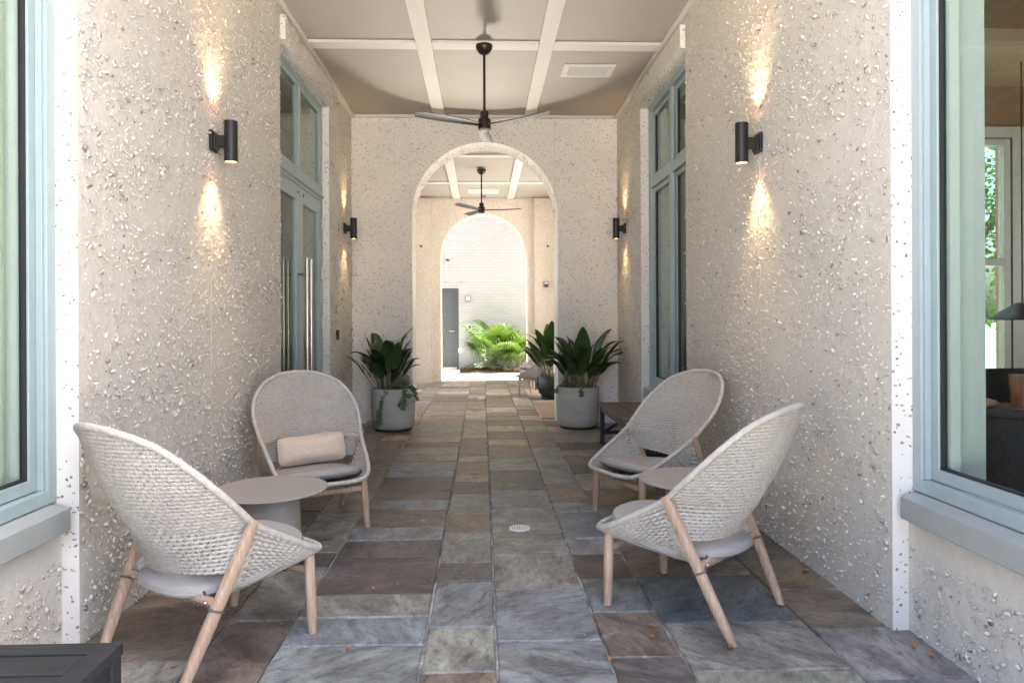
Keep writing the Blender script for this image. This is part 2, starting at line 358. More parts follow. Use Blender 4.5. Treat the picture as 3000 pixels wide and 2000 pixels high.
def stone_mesh(x0, x1, y0, y1):
    out = []; cs = [(x0, y0), (x1, y0), (x1, y1), (x0, y1)]; cx, cy = (x0+x1)/2, (y0+y1)/2
    for a in range(4):
        p, q = cs[a], cs[(a+1) % 4]; n = max(2, min(6, int(math.dist(p, q)/.09)))
        for i in range(n):
            t = i/n; j = .0035 if i else .002
            out.append((p[0]+(q[0]-p[0])*t+random.uniform(-j, j)-cx, p[1]+(q[1]-p[1])*t+random.uniform(-j, j)-cy))
    n = len(out); hx, hy = (x1-x0)/2, (y1-y0)/2; vs = []
    tx, ty = random.uniform(-.002, .002), random.uniform(-.002, .002); dz = random.uniform(-.0015, .0015)
    for ins, z in ((0, -.03), (0, -.006), (.005, 0)):
        for x, y in out:
            vs.append((x*(1-ins/hx), y*(1-ins/hy), z+(tx*x/hx+ty*y/hy+dz if z > -.01 else 0)))
    fs = [(a*n+i, a*n+(i+1) % n, (a+1)*n+(i+1) % n, (a+1)*n+i) for a in (0, 1) for i in range(n)]+[tuple(range(2*n, 3*n))]
    mb = MB(); mb.add(vs, fs); return mb.mesh('flagstone', M['stone']), (cx, cy, 0)
nst = 0
for c in range(8):
    bs = list(BND[c]); ncol = COLR.get(c, [])
    if not bs: bs = [1.9]
    y = bs[-1]; lo = .30 if c in (0, 7) else .27; lo2 = .62 if c in (0, 7) else .50
    while y < YE-.5:
        y += random.uniform(lo, lo2)+(.12 if y > 9 else 0); bs.append(y)
    bs[-1] = YE-.02
    y = bs[0]
    while y > .2: y -= random.uniform(.6, .9); bs.insert(0, y); ncol = [random.choice([GR, BL, BR])]+list(ncol)
    for i in range(len(bs)-1):
        y0, y1 = bs[i], bs[i+1]; gx, gy = random.uniform(.003, .005), random.uniform(.0022, .004)
        me, loc = stone_mesh(COLX[c]+gx, COLX[c+1]-gx, y0+gy, y1-gy)
        o = link('flagstone', me, fl, 0, loc); nst += 1
        if i < len(ncol): k = ncol[i]
        elif y0 < 7: k = random.choice([BL, GR, GR, BR, BR, DK])
        elif y0 < 14: k = random.choice([TN, TN, BR, LT, GR, (.28, .21, .14), (.25, .2, .15)])  # warm tans put the far bay's warm light into the stone colour
        else: k = random.choice([GR, BL])
        s_ = random.uniform(.95, 1.22); o.color = (k[0]*s_, k[1]*s_*random.uniform(.97, 1.03), k[2]*s_*random.uniform(.95, 1.05), 1)

# ceilings (two bays)
def ceiling(name, y0, y1, cross, lab):
    o = MB().box(XL-.2, XR+.2, y0, y1, ZC+.028, ZC+.12).build(name, M['ceil']); tag(o, lab, kind='structure')
    xs = [(-.595, -.449), (.529, .666)]; ys = sorted(cross)
    for a, b in xs: MB().box(a, b, y0+.01, y1-.01, ZC, ZC+.03).build('batten', M['batten'], o, bevel=.003)
    for yc in ys:
        for a, b in ((XL+.05, xs[0][0]-.001), (xs[0][1]+.001, xs[1][0]-.001), (xs[1][1]+.001, XR-.05)):
            MB().box(a, b, yc-.075, yc+.075, ZC+.002, ZC+.03).build('batten', M['batten'], o, bevel=.003)
    for a, b in ((XL-.02, XL+.05), (XR-.05, XR+.02)): MB().box(a, b, y0+.012, y1-.012, ZC-.005, ZC+.03).build('edge_trim', M['batten'], o, bevel=.004)
    MB().box(XL+.051, XR-.051, y1-.05, y1+.01, ZC-.003, ZC+.03).build('edge_trim', M['batten'], o, bevel=.004)
    return o
ceiling('ceiling', YO, YA, (4.15, 6.28), 'taupe panelled ceiling with pale battens under the first fan')
ceiling('ceiling', YB, YC, (10.5, 12.58), 'panelled ceiling with pale battens seen through the arch')
roof_and_blocks = MB().box(-6.6, 6.6, YO, 6.35, 4.0, 4.4).box(-6.6, 4.2, 6.35, YB, 4.0, 4.4).box(-2.0, 4.2, YB, YE, 4.0, 4.3).box(-1.9, 4.1, 10.2, YE-.02, 4.3, 11.0).box(-1.95, 2.05, YO-.0, YO+.25, 3.83, 4.0).box(-6.6, XL-.02, YS, YO, 3.83, 5.5).box(XR+.02, 6.6, YS-.6, YO, 3.83, 10.5).box(XR+.02, 6.6, YO+.001, 6.3, 4.401, 10.5).build('roof', M['roof']); tag(roof_and_blocks, 'flat roof slab over the passage, with unseen blocks added above to cut sun and sky', kind='structure')  # roof slab plus unseen upper blocks added to block sun and sky light

# shell chips set into stucco
def chips(name, parent, rects, dens):
    """rects: (origin, a-axis, b-axis, normal, la, lb)"""
    V = []; 
    for o, a, b, n, la, lb in rects:
        o, a, b, n = [np.array(q, float) for q in (o, a, b, n)]
        k = int(la*lb*dens*1.7); u = rng.random(k)*la; v = rng.random(k)*lb
        ph = rng.random((7, 3))*6.28; fr = rng.normal(0, 9, (7, 2))
        fld = sum(np.cos(fr[i, 0]*u+fr[i, 1]*v+ph[i, 0]) for i in range(7))/7**.5
        keep = rng.random(k) < np.clip(.56+.26*fld, .15, 1); u, v = u[keep], v[keep]; k = len(u)
        sz = np.clip(rng.lognormal(math.log(.0078), .48, k), .0032, .018); asp = rng.uniform(.30, .75, k)
        th = rng.random(k)*6.28; tilt = np.abs(rng.normal(.35, .7, k)).clip(0, 1.35); td = rng.random(k)*6.28
        c0 = o+u[:, None]*a+v[:, None]*b
        # local frame
        e1 = np.cos(th)[:, None]*a+np.sin(th)[:, None]*b; e2 = -np.sin(th)[:, None]*a+np.cos(th)[:, None]*b
        ax = np.cos(td)[:, None]*a+np.sin(td)[:, None]*b; pr = -np.sin(td)[:, None]*a+np.cos(td)[:, None]*b
        def rot(w_):  # rotate vector about ax by tilt
            d = (w_*ax).sum(1, keepdims=True); cr = np.cross(ax, w_); ct, st = np.cos(tilt)[:, None], np.sin(tilt)[:, None]
            return w_*ct+cr*st+ax*d*(1-ct)
        f1, f2, fn = rot(e1), rot(e2), rot(np.repeat(n[None], k, 0))
        c0 = c0+n*(sz*np.sin(tilt)*.6+.003)[:, None]
        cup = rng.uniform(-.25, .45, k)*sz
        P = [c0+fn*cup[:, None]+fn*.001]
        for j in range(6):
            an = j*math.pi/3; rr = sz*rng.uniform(.72, 1.15, k)
            P.append(c0+f1*(math.cos(an)*rr)[:, None]+f2*(math.sin(an)*rr*asp)[:, None])
        P.append(c0-fn*(sz*.45)[:, None])
        V.append(np.stack(P, 1))
    V = np.concatenate(V); k = len(V)
    me = bpy.data.meshes.new(name); F = np.array([(0, j, j % 6+1) for j in range(1, 7)]+[(7, j % 6+1, j) for j in range(1, 7)])
    F = (F[None]+np.arange(k)[:, None, None]*8).reshape(-1, 3)
    me.vertices.add(k*8); me.vertices.foreach_set('co', V.reshape(-1)); me.loops.add(F.size); me.loops.foreach_set('vertex_index', F.reshape(-1).astype(np.int32))
    me.polygons.add(len(F)); me.polygons.foreach_set('loop_start', np.arange(0, F.size, 3, dtype=np.int32))
    me.update(calc_edges=True); me.materials.append(M['shell'])
    return tag(link(name, me, parent), kind='stuff')

def bars(x0, x1, segs):   # boxes in a plane of constant x: (y0,y1,z0,z1)
    mb = MB()
    for y0, y1, z0, z1 in segs: mb.box(min(x0, x1), max(x0, x1), y0, y1, z0, z1)
    return mb
def window(parent, xf, s, y0, y1, z0, z1, mull=(), trans=(), sill=True, sillx=None, sill_y=None):
    """s=+1: room at +x. xf: face of outer frame"""
    fo, fi = .055, .05
    xa, xb, xc = xf, xf+s*.036, xf+s*.075
    wobj = bars(xa, xb, [(y0, y0+fo, z0, z1), (y1-fo, y1, z0, z1), (y0+fo, y1-fo, z0, z0+fo), (y0+fo, y1-fo, z1-fo, z1)]).build('window', M['teal'], parent, bevel=.004)
    bars(xa+s*.012, xb+s*.001, [(y0+fo, y0+fo+.012, z0+fo, z1-fo), (y1-fo-.012, y1-fo, z0+fo, z1-fo)]).build('frame_stop', M['teal'], wobj, bevel=.002)
    ys = [y0+fo]+[q for q in mull for _ in (0, 1)]+[y1-fo]; zs = [z0+fo]+[q for q in trans for _ in (0, 1)]+[z1-fo]
    for q in mull: bars(xa+s*.004, xb, [(q-.045, q+.045, z0+fo, z1-fo)]).build('mullion', M['teal'], wobj, bevel=.004)
    edges_y = [y0+fo]+[v for q in mull for v in (q-.045, q+.045)]+[y1-fo]
    for q in trans:
        for i in range(0, len(edges_y), 2): bars(xa+s*.006, xb, [(edges_y[i], edges_y[i+1], q-.05, q+.05)]).build('transom', M['teal'], wobj, bevel=.004)
    edges_z = [z0+fo]+[v for q in trans for v in (q-.05, q+.05)]+[z1-fo]
    for i in range(0, len(edges_y), 2):
        for j in range(0, len(edges_z), 2):
            a, b, c_, d = edges_y[i], edges_y[i+1], edges_z[j], edges_z[j+1]
            bars(xb+s*.002, xc, [(a, a+fi, c_, d), (b-fi, b, c_, d), (a+fi, b-fi, c_, c_+fi), (a+fi, b-fi, d-fi, d)]).build('sash', M['teal'], wobj, bevel=.003)
            bars(xc-s*.028, xc-s*.006, [(a+fi, a+fi+.009, c_+fi, d-fi), (b-fi-.009, b-fi, c_+fi, d-fi), (a+fi, b-fi, c_+fi, c_+fi+.009)]).build('gasket', M['gasket'], wobj)
            x = xc-s*.015; a += fi; b -= fi; c_ += fi; d -= fi
            MB().add([(x, a, c_), (x, b, c_), (x, b, d), (x, a, d)], [(0, 1, 2, 3)]).build('pane', M['glass'], wobj)
    if sill:
        sx = sillx; a, b = sill_y
        mb = MB()
        pr = [(xf+s*.05, z0-.002), (xf-s*.012, z0-.004), (sx, z0-.018), (sx, z0-.105), (sx+s*.012, z0-.112), (sx+s*.012, z0-.10), (xf+s*.05, z0-.10)]
        n = len(pr); vs = [(x, y, z) for y in (a, b) for x, z in pr]
        fs = [(i, (i+1) % n, n+(i+1) % n, n+i) for i in range(n)]+[tuple(range(n))[::-1], tuple(range(n, 2*n))]
        mb.add(vs, fs); mb.build('sill', M['sill'], wobj, bevel=.002)
    return wobj

ZL = 3.55
def side_wall(s, label, y0, y1):
    """s=-1: door side, s=+1: window side. opening y0..y1"""
    X = XL if s < 0 else XR; bk = X+s*.34
    t = thing('shell_stucco_wall', label, 'wall', (0, 0, 0))
    def seg(name, ya, yb, za, zb, x=X, back=bk, face=True):
        xa, xb = min(x, back), max(x, back)
        mb = MB().box(xa, xb, ya, yb, za, zb)
        mb.m = [0, 0, 0, 1 if s < 0 else 0, 0, 0 if s < 0 else 1]
        if s > 0: mb.m = [0, 0, 0, 0, 0, 1]
        else: mb.m = [0, 0, 0, 1, 0, 0]
        return mb.build(name, [M['tabby'], M['stucco']], t)
    p1 = seg('wall_panel', YN, y0, -.1, 3.83); p2 = seg('wall_panel', y1, YA, -.1, 3.83)
    seg('wall_panel', y0, y1, ZL+.195, 3.83); hd = seg('header', y0+.002, y1-.002, ZL, ZL+.195, X-s*.045)
    if s > 0: seg('wall_panel', y0, y1, -.1, .47, X+s*.07)
    # near bay: apron below the big window, lintel above
    ax = X+s*.068
    seg('wall_panel', YS, YN, -.1, .475, ax); seg('wall_panel', YS, YN, 3.45, 3.83, ax)
    seg('wall_panel', YS, YS+.25, .475, 3.45, ax)
    rect = []
    def rc(x, ya, yb, za, zb): rect.append(((x, ya, za), (0, 1, 0), (0, 0, 1), (-s, 0, 0), yb-ya, zb-za))
    rc(X, YN+.006, y0-.006, .004, 3.79); rc(X, y1+.006, YA-.004, .004, 3.79); rc(X-s*.045, y0, y1, ZL+.01, ZL+.185); rc(ax, YS, YN-.02, .004, .36)
    if s > 0: rc(X+.07, y0, y1, .004, .34)
    rect.append(((X, y0, ZL), (0, 1, 0), (s, 0, 0), (0, 0, -1), y1-y0, .09))
    chips('shell_aggregate', t, rect, 1900)
    # sparse flat chips on the return faces
    yj = 4.12
    MB().box(X-s*.0015-.0015, X-s*.0015+.0015, yj-.004, yj+.004, .0, 3.79).build('control_joint', M['joint'], t)
    for zz, yy in ((3.66, 7.7),): pass
    # big near window
    window(t, X+s*.085, s, YS+.25, YN-.002, .585, 3.44, sillx=X+s*.012, sill_y=(YS+.24, YN-.035))
    return t, bk
wl, bkl = side_wall(-1, 'oyster-shell stucco wall that holds the glazed double door', YD0, YD1)
wr, bkr = side_wall(1, 'oyster-shell stucco wall that holds the window above the brown slatted bench', YW0, YW1)
window(wr, XR+.085, 1, YW0+.004, YW1-.004, .58, ZL-.004, mull=(6.42,), trans=(2.73,), sillx=XR+.015, sill_y=(YW0+.01, YW1-.01))

# glazed double door
xd = XL-.07
dr = bars(xd, xd-.06, [(YD0, YD0+.05, 0, ZL), (YD1-.05, YD1, 0, ZL), (YD0+.05, YD1-.05, ZL-.05, ZL-.002), (YD0+.05, YD1-.05, 2.54, 2.66)]).build('door', M['teal'], wl, bevel=.004)
bars(xd+.02, xd-.001, [(YD0+.01, YD1-.01, 2.575, 2.60)]).build('drip_rail', M['teal'], dr, bevel=.003)
ym = (YD0+YD1)/2
bars(xd-.004, xd-.055, [(ym-.03, ym+.03, 2.66, ZL-.05)]).build('mullion', M['teal'], dr, bevel=.003)
for a, b in ((YD0+.05, ym-.03), (ym+.03, YD1-.05)):
    bars(xd-.012, xd-.05, [(a, a+.05, 2.66, ZL-.05), (b-.05, b, 2.66, ZL-.05), (a+.05, b-.05, 2.66, 2.71), (a+.05, b-.05, ZL-.1, ZL-.05)]).build('transom_sash', M['teal'], dr, bevel=.003)
    MB().add([(xd-.03, a+.05, 2.71), (xd-.03, b-.05, 2.71), (xd-.03, b-.05, ZL-.1), (xd-.03, a+.05, ZL-.1)], [(0, 1, 2, 3)]).build('pane', M['dglass'], dr)
for a, b, hy in ((YD0+.053, ym-.002, ym-.075), (ym+.002, YD1-.053, ym+.075)):
    bars(xd-.008, xd-.052, [(a, a+.12, .012, 2.537), (b-.12, b, .012, 2.537), (a+.12, b-.12, .012, .27), (a+.12, b-.12, 2.40, 2.537)]).build('door_leaf', M['teal'], dr, bevel=.004)
    MB().add([(xd-.03, a+.12, .27), (xd-.03, b-.12, .27), (xd-.03, b-.12, 2.40), (xd-.03, a+.12, 2.40)], [(0, 1, 2, 3)]).build('pane', M['dglass'], dr)
    hb = MB().tube([(xd+.075, hy, .62), (xd+.075, hy, 1.87)], .016, 12)
    for z in (.83, 1.72): hb.tube([(xd-.01, hy, z), (xd+.075, hy, z)], .009, 8)
    hb.build('handle', M['steel'], dr, smooth=True, angle=40)
    hb = MB().tube([(xd-.135, hy, .62), (xd-.135, hy, 1.87)], .016, 12)
    for z in (.83, 1.72): hb.tube([(xd-.05, hy, z), (xd-.135, hy, z)], .009, 8)
    hb.build('handle', M['steel'], dr, smooth=True, angle=40)
    MB().lathe([(.012, 0), (.012, .004)], 10).build('bolt_cover', M['dark'], dr, loc=(xd+.001, hy+.02 if hy > ym else hy-.02, 2.47)).rotation_euler = (0, R(90), 0)
for z in (2.31, 1.79, 1.27, .76):
    h = MB().tube([(xd+.012, YD1-.055, z-.06), (xd+.012, YD1-.055, z+.06)], .010, 8)
    h.box(xd-.001, xd+.004, YD1-.085, YD1-.025, z-.055, z+.055)
    h.build('hinge', M['steel'], dr)

# arch walls
def arch_wall(y0, y1, label, mat, mat_in, pil=False):
    t = thing('arch_wall', label, 'wall', (0, y0, 0)); mb = MB()
    x0, x1, cx, r_ = XL-.34, XR+.34, .04, .905; zs = 3.5-r_; zt = 3.83; n = 48
    arc = [(cx-r_*math.cos(math.pi*i/n), zs+r_*math.sin(math.pi*i/n)) for i in range(n+1)]
    for y, fl_ in ((0, False), (y1-y0, True)):
        qs = [[(x0, -.1), (cx-r_, -.1), (cx-r_, zt), (x0, zt)], [(cx+r_, -.1), (x1, -.1), (x1, zt), (cx+r_, zt)]]
        for i in range(n): qs.append([arc[i], arc[i+1], (arc[i+1][0], zt), (arc[i][0], zt)])
        for q in qs:
            vs = [(x, y, z) for x, z in q]; mb.add(vs, [(3, 2, 1, 0) if fl_ else (0, 1, 2, 3)], 0)
    path = [(cx-r_, -.1)]+arc+[(cx+r_, -.1)]
    for i in range(len(path)-1):
        (a, b), (c_, d) = path[i], path[i+1]
        mb.add([(a, 0, b), (c_, 0, d), (c_, y1-y0, d), (a, y1-y0, b)], [(3, 2, 1, 0)], 1)
    mb.build('wall_face', [mat, mat_in], t)
    for xx in (-.89, .905):
        MB().box(xx-.003, xx+.003, -.002, .004, arc[n//2][1]*0+2.6, 3.79).build('control_joint', M['joint'], t)
    rect = [((c0[0], .0, c0[1]), (0, 1, 0), (c1[0]-c0[0], 0, c1[1]-c0[1]), None, y1-y0, 1) for c0, c1 in zip(path[1:-2], path[2:-1])]
    rr = []
    for (o_, a_, b_, _, la, _) in rect:
        L_ = math.hypot(b_[0], b_[2]); bn = (b_[0]/L_, 0, b_[2]/L_); mx, mz = o_[0]+b_[0]/2, o_[2]+b_[2]/2
        nn = (cx-mx, 0, zs-mz); q = math.hypot(nn[0], nn[2]); rr.append((o_, a_, bn, (nn[0]/q, 0, nn[2]/q), la, L_))
    chips('shell_aggregate', t, rr, 400)
    if pil:
        for a, b in ((XL-.1, -1.04), (1.09, XR+.1)):
            p = MB().box(a, b, -.17, .01, -.1, 3.81).build('pilaster', mat, t, bevel=.004)
            MB().box((a if a > 0 else b)-.006+.003*(1 if a > 0 else 1), (a if a > 0 else b)+.003, -.178, -.166, .02, 3.79).build('edge_strip', M['joint'], t)
    return t
aw1 = arch_wall(YA, YB, 'speckled shell-concrete arch wall between the two grey concrete planters', M['tabby'], M['tabby'])
aw2 = arch_wall(YC, YE, 'speckled arch wall with two pilasters that opens onto the sunlit courtyard', M['tabby2'], M['tabby2'], True)
# inner bay side walls, outer building walls, rooms
iw = MB().box(XL-.34, XL, YB, 9.6, -.1, 3.83).box(XL-.34, XL, 9.6, 13.6, 3.3, 3.83).box(XL-.34, XL, 13.6, YC, -.1, 3.83).build('wall_panel', M['tabby2'], wl); iw = MB().box(XR, XR+.34, YB, 10.4, -.1, 3.83).box(XR, XR+.34, 10.4, 13.2, 2.9, 3.83).box(XR, XR+.34, 13.2, YC, -.1, 3.83).build('wall_panel', M['tabby2'], wr)  # unseen side openings, added to let more light into the far bay
rm = thing('room', 'dim furnished room behind the large pane', 'room'); del rm['category']; rm['kind'] = 'structure'
MB().box(XR+.35, 6.5, YS+.06, 6.2, -.1, -.004).build('room_floor', M['roomw'], rm)
MB().box(XR+.35, 6.5, YS+.06, 6.2, 3.45, 3.6).build('room_ceiling', M['roomc'], rm)
for yy in (2.9, 4.6): MB().box(XR+.4, 6.4, yy-.1, yy+.1, 3.25, 3.447).build('beam', M['roomw'], rm)
MB().box(XR+.05, 6.5, YS-.01, YS+.055, -.1, 4.0).build('room_wall', M['roomw'], rm)
mb = MB()
for a, b, c_, d in ((XR+.345, 4.1, -.1, 4.0), (4.90, 6.5, -.1, 4.0), (4.1, 4.90, -.1, .75), (4.1, 4.90, 2.95, 4.0)): mb.box(a, b, 6.2, 6.35, c_, d)
mb.build('room_wall', M['roomw'], rm)
wn = MB()
for a, b, c_, d in ((4.1, 4.16, .75, 2.95), (4.84, 4.90, .75, 2.95), (4.16, 4.84, .75, .81), (4.16, 4.84, 2.89, 2.95), (4.16, 4.84, 1.78, 1.84)): wn.box(a, b, 6.16, 6.24, c_, d)
for a, b, c_, d in ((4.91, 5.06, .6, 3.06), (3.98, 4.09, .6, 3.06), (4.09, 4.91, 2.96, 3.06)): wn.box(a, b, 6.15, 6.198, c_, d)
wn.build('room_window', M['sill'], rm, bevel=.003); MB().add([(4.16, 6.2, .81), (4.84, 6.2, .81), (4.84, 6.2, 2.89), (4.16, 6.2, 2.89)], [(0, 1, 2, 3)]).build('room_window_pane', M['tint'], rm)
MB().box(XR+.165, XR+.325, YN-.10, YN-.001, .604, 3.4).box(XR+.165, XR+.325, YN+.001, YN+.3, -.09, 3.4).build('jamb', M['jamb'], rm); MB().box(XR+.165, XR+.42, YS+.3, YN-.05, .5, .60).build('inner_sill', M['room'], rm)
MB().box(XR+.163, XR+.205, YN-.125, YN-.102, .605, 3.4).build('inner_trim', M['jamb'], rm)
mb = MB()
for a, b, c_, d in ((YS, 2.2, -.1, 4.0), (3.4, 4.1, -.1, 4.0), (5.4, 6.4, -.1, 4.0), (2.2, 3.4, -.1, .8), (2.2, 3.4, 2.8, 4.0), (4.1, 5.4, -.1, .8), (4.1, 5.4, 2.8, 4.0)): mb.box(6.5, 6.7, a, b, c_, d)  # unseen window openings, added to let light into the room
mb.build('room_wall', M['roomw'], rm)
lrm = thing('room', 'dim room behind the double door', 'room'); del lrm['category']; lrm['kind'] = 'structure'
MB().box(-6.5, XL-.35, YS+.06, 8.4, -.1, -.004).build('room_floor', M['roomw'], lrm); MB().box(-6.5, XL-.35, YS+.06, 8.4, 3.62, 3.72).build('room_ceiling', M['room'], lrm)
MB().box(-6.6, -6.5, YS+.06, 8.4, -.1, 4.0).build('room_wall', M['room'], lrm); MB().box(-6.5, XL-.05, 8.4, 8.5, -.1, 4.0).build('room_wall', M['room'], lrm); MB().box(-6.5, XL-.05, YS-.01, YS+.055, -.1, 4.0).build('room_wall', M['room'], lrm)
# outer shell of the far bay
MB().box(4.0, 4.2, 6.36, 9.4, -.1, 4.0).box(2.05, 4.0, 9.2, 9.4, -.1, 4.0).box(4.0, 4.2, 14.1, YE-.301, -.1, 4.0).build('outer_wall', M['tabby2'], aw2, loc=(0, -YC, 0)); MB().box(XR+.34, 4.2, YE-.3, YE, -.1, 4.0).build('outer_wall', M['tabby2'], aw2, loc=(0, -YC, 0)); MB().box(-2.3, XL-.34, YE-.3, YE, -.1, 4.0).build('outer_wall', M['tabby2'], aw2, loc=(0, -YC, 0))

# white brick wall of the courtyard and its door
bw = thing('brick_wall', 'white painted brick wall across the sunlit courtyard', 'wall', (0, 17.5, 0))
dx0, dx1, dz = -1.52, -.60, 2.10
mb = MB(); mb.box(-9, dx0, 0, .3, -.1, 9.0); mb.box(dx1, 9, 0, .3, -.1, 9.0); mb.box(dx0, dx1, 0, .3, dz, 9.0); mb.build('brick_face', M['brick'], bw)
d = MB().box(dx0+.06, dx1-.06, .10, .15, 0, dz-.06).build('door', M['door'], bw, bevel=.003)
MB().box(dx0, dx0+.06, .04, .2, 0, dz).box(dx1-.06, dx1, .04, .2, 0, dz).box(dx0+.06, dx1-.06, .04, .2, dz-.06, dz).build('frame', M['door'], d, bevel=.004)
MB().tube([(dx1-.13, .10, 1.0), (dx1-.13, .05, 1.0), (dx1-.25, .05, 1.0)], .011, 8).lathe([(.03, 0), (.03, .01)], 12, (dx1-.13, .09, .995)).build('handle', M['steel'], d, smooth=True, angle=50)
MB().box(dx0+.06, dx1-.06, .085, .099, .01, .07).build('threshold', M['steel'], d)
MB().box(-.62, -.30, -.004, .01, .45, .56).build('wall_vent', M['white'], bw); MB().box(-.52, -.3, -.007, .01, .30, .70).build('wall_vent', M['brick'], bw)

# planting bed
bed = MB().grid(lambda u, v: (-.55+u*4.5, 16.90+v*.62, .02+.06*math.sin(math.pi*v)+.01*math.sin(u*40)), 40, 8).box(-.55, 3.95, 16.9, 17.5, -.11, .02).build('planting_bed', M['mulch']); tag(bed, 'mulch bed along the white brick wall', kind='structure')

# ------------------------------------------------------------------ lounge chairs
RIM = [(0, .415, .325), (.14, .405, .325), (.235, .355, .335), (.285, .24, .387), (.315, .0, .525), (.335, -.10, .612), (.34, -.19, .70), (.315, -.275, .787), (.245, -.36, .872), (.13, -.43, .922), (0, -.455, .937)]
_half = spline(RIM, 121)
LEG_T, LEG_B = np.array((.319, -.032, .544)), np.array((.262, -.292, 0))
def weave(rows, normal_fn, ny, amp, rw, rd, wpitch):
    """rows: list of polylines (np arrays). each becomes a flattened cord rippling over and under"""
    mb = MB()
    for ri, P in enumerate(rows):
        seg = np.linalg.norm(np.diff(P, axis=0), axis=1); L = seg.sum()
        if L < .03: continue
        cum = np.concatenate([[0], np.cumsum(seg)]); n = max(6, int(L/wpitch*2.5)); s_ = np.linspace(0, L, n)
        Q = np.stack([np.interp(s_, cum, P[:, i]) for i in range(3)], 1)
        mid = L/2; ph = np.sin((s_-mid)/wpitch*math.pi+math.pi/2+(ri % 2)*math.pi)
        T = np.gradient(Q, axis=0); T /= np.linalg.norm(T, axis=1, keepdims=True)+1e-9
        Nn = np.array([normal_fn(q) for q in Q]); Nn -= (Nn*T).sum(1, keepdims=True)*T; Nn /= np.linalg.norm(Nn, axis=1, keepdims=True)+1e-9
        B = np.cross(T, Nn); Q = Q+Nn*(ph*amp)[:, None]
        k = 6; vs = []; fs = []
        wd = rw*(1+.12*np.cos((s_-mid)/wpitch*2*math.pi))
        for i in range(n):
            for j in range(k):
                a = 2*math.pi*j/k; vs.append(Q[i]+B[i]*math.cos(a)*wd[i]+Nn[i]*math.sin(a)*rd)
        for i in range(n-1):
            for j in range(k): fs.append((i*k+j, i*k+(j+1) % k, (i+1)*k+(j+1) % k, (i+1)*k+j))
        mb.add(vs, fs)
    return mb
_bd = [tuple(LEG_B+(LEG_T-LEG_B)*t) for t in (.66, .72, .8, .9)]+[tuple(p) for p in _half[48:]]
_bd = np.array(_bd); _bz = _bd[:, 2]
def back_pt(x, z):
    X = np.interp(z, _bz, _bd[:, 0]); yr = np.interp(z, _bz, _bd[:, 1])
    t = (z-.36)/(.937-.36); yc = -.185-.27*t-.035*math.sin(math.pi*min(max(t, 0), 1))
    k = 1-min(1, abs(x)/max(X, 1e-4))**2
    return np.array((x, yr+(yc-yr)*k if X > .02 else yr, z))
def back_n(q):
    return np.array((q[0]*1.6, -1, -.35))
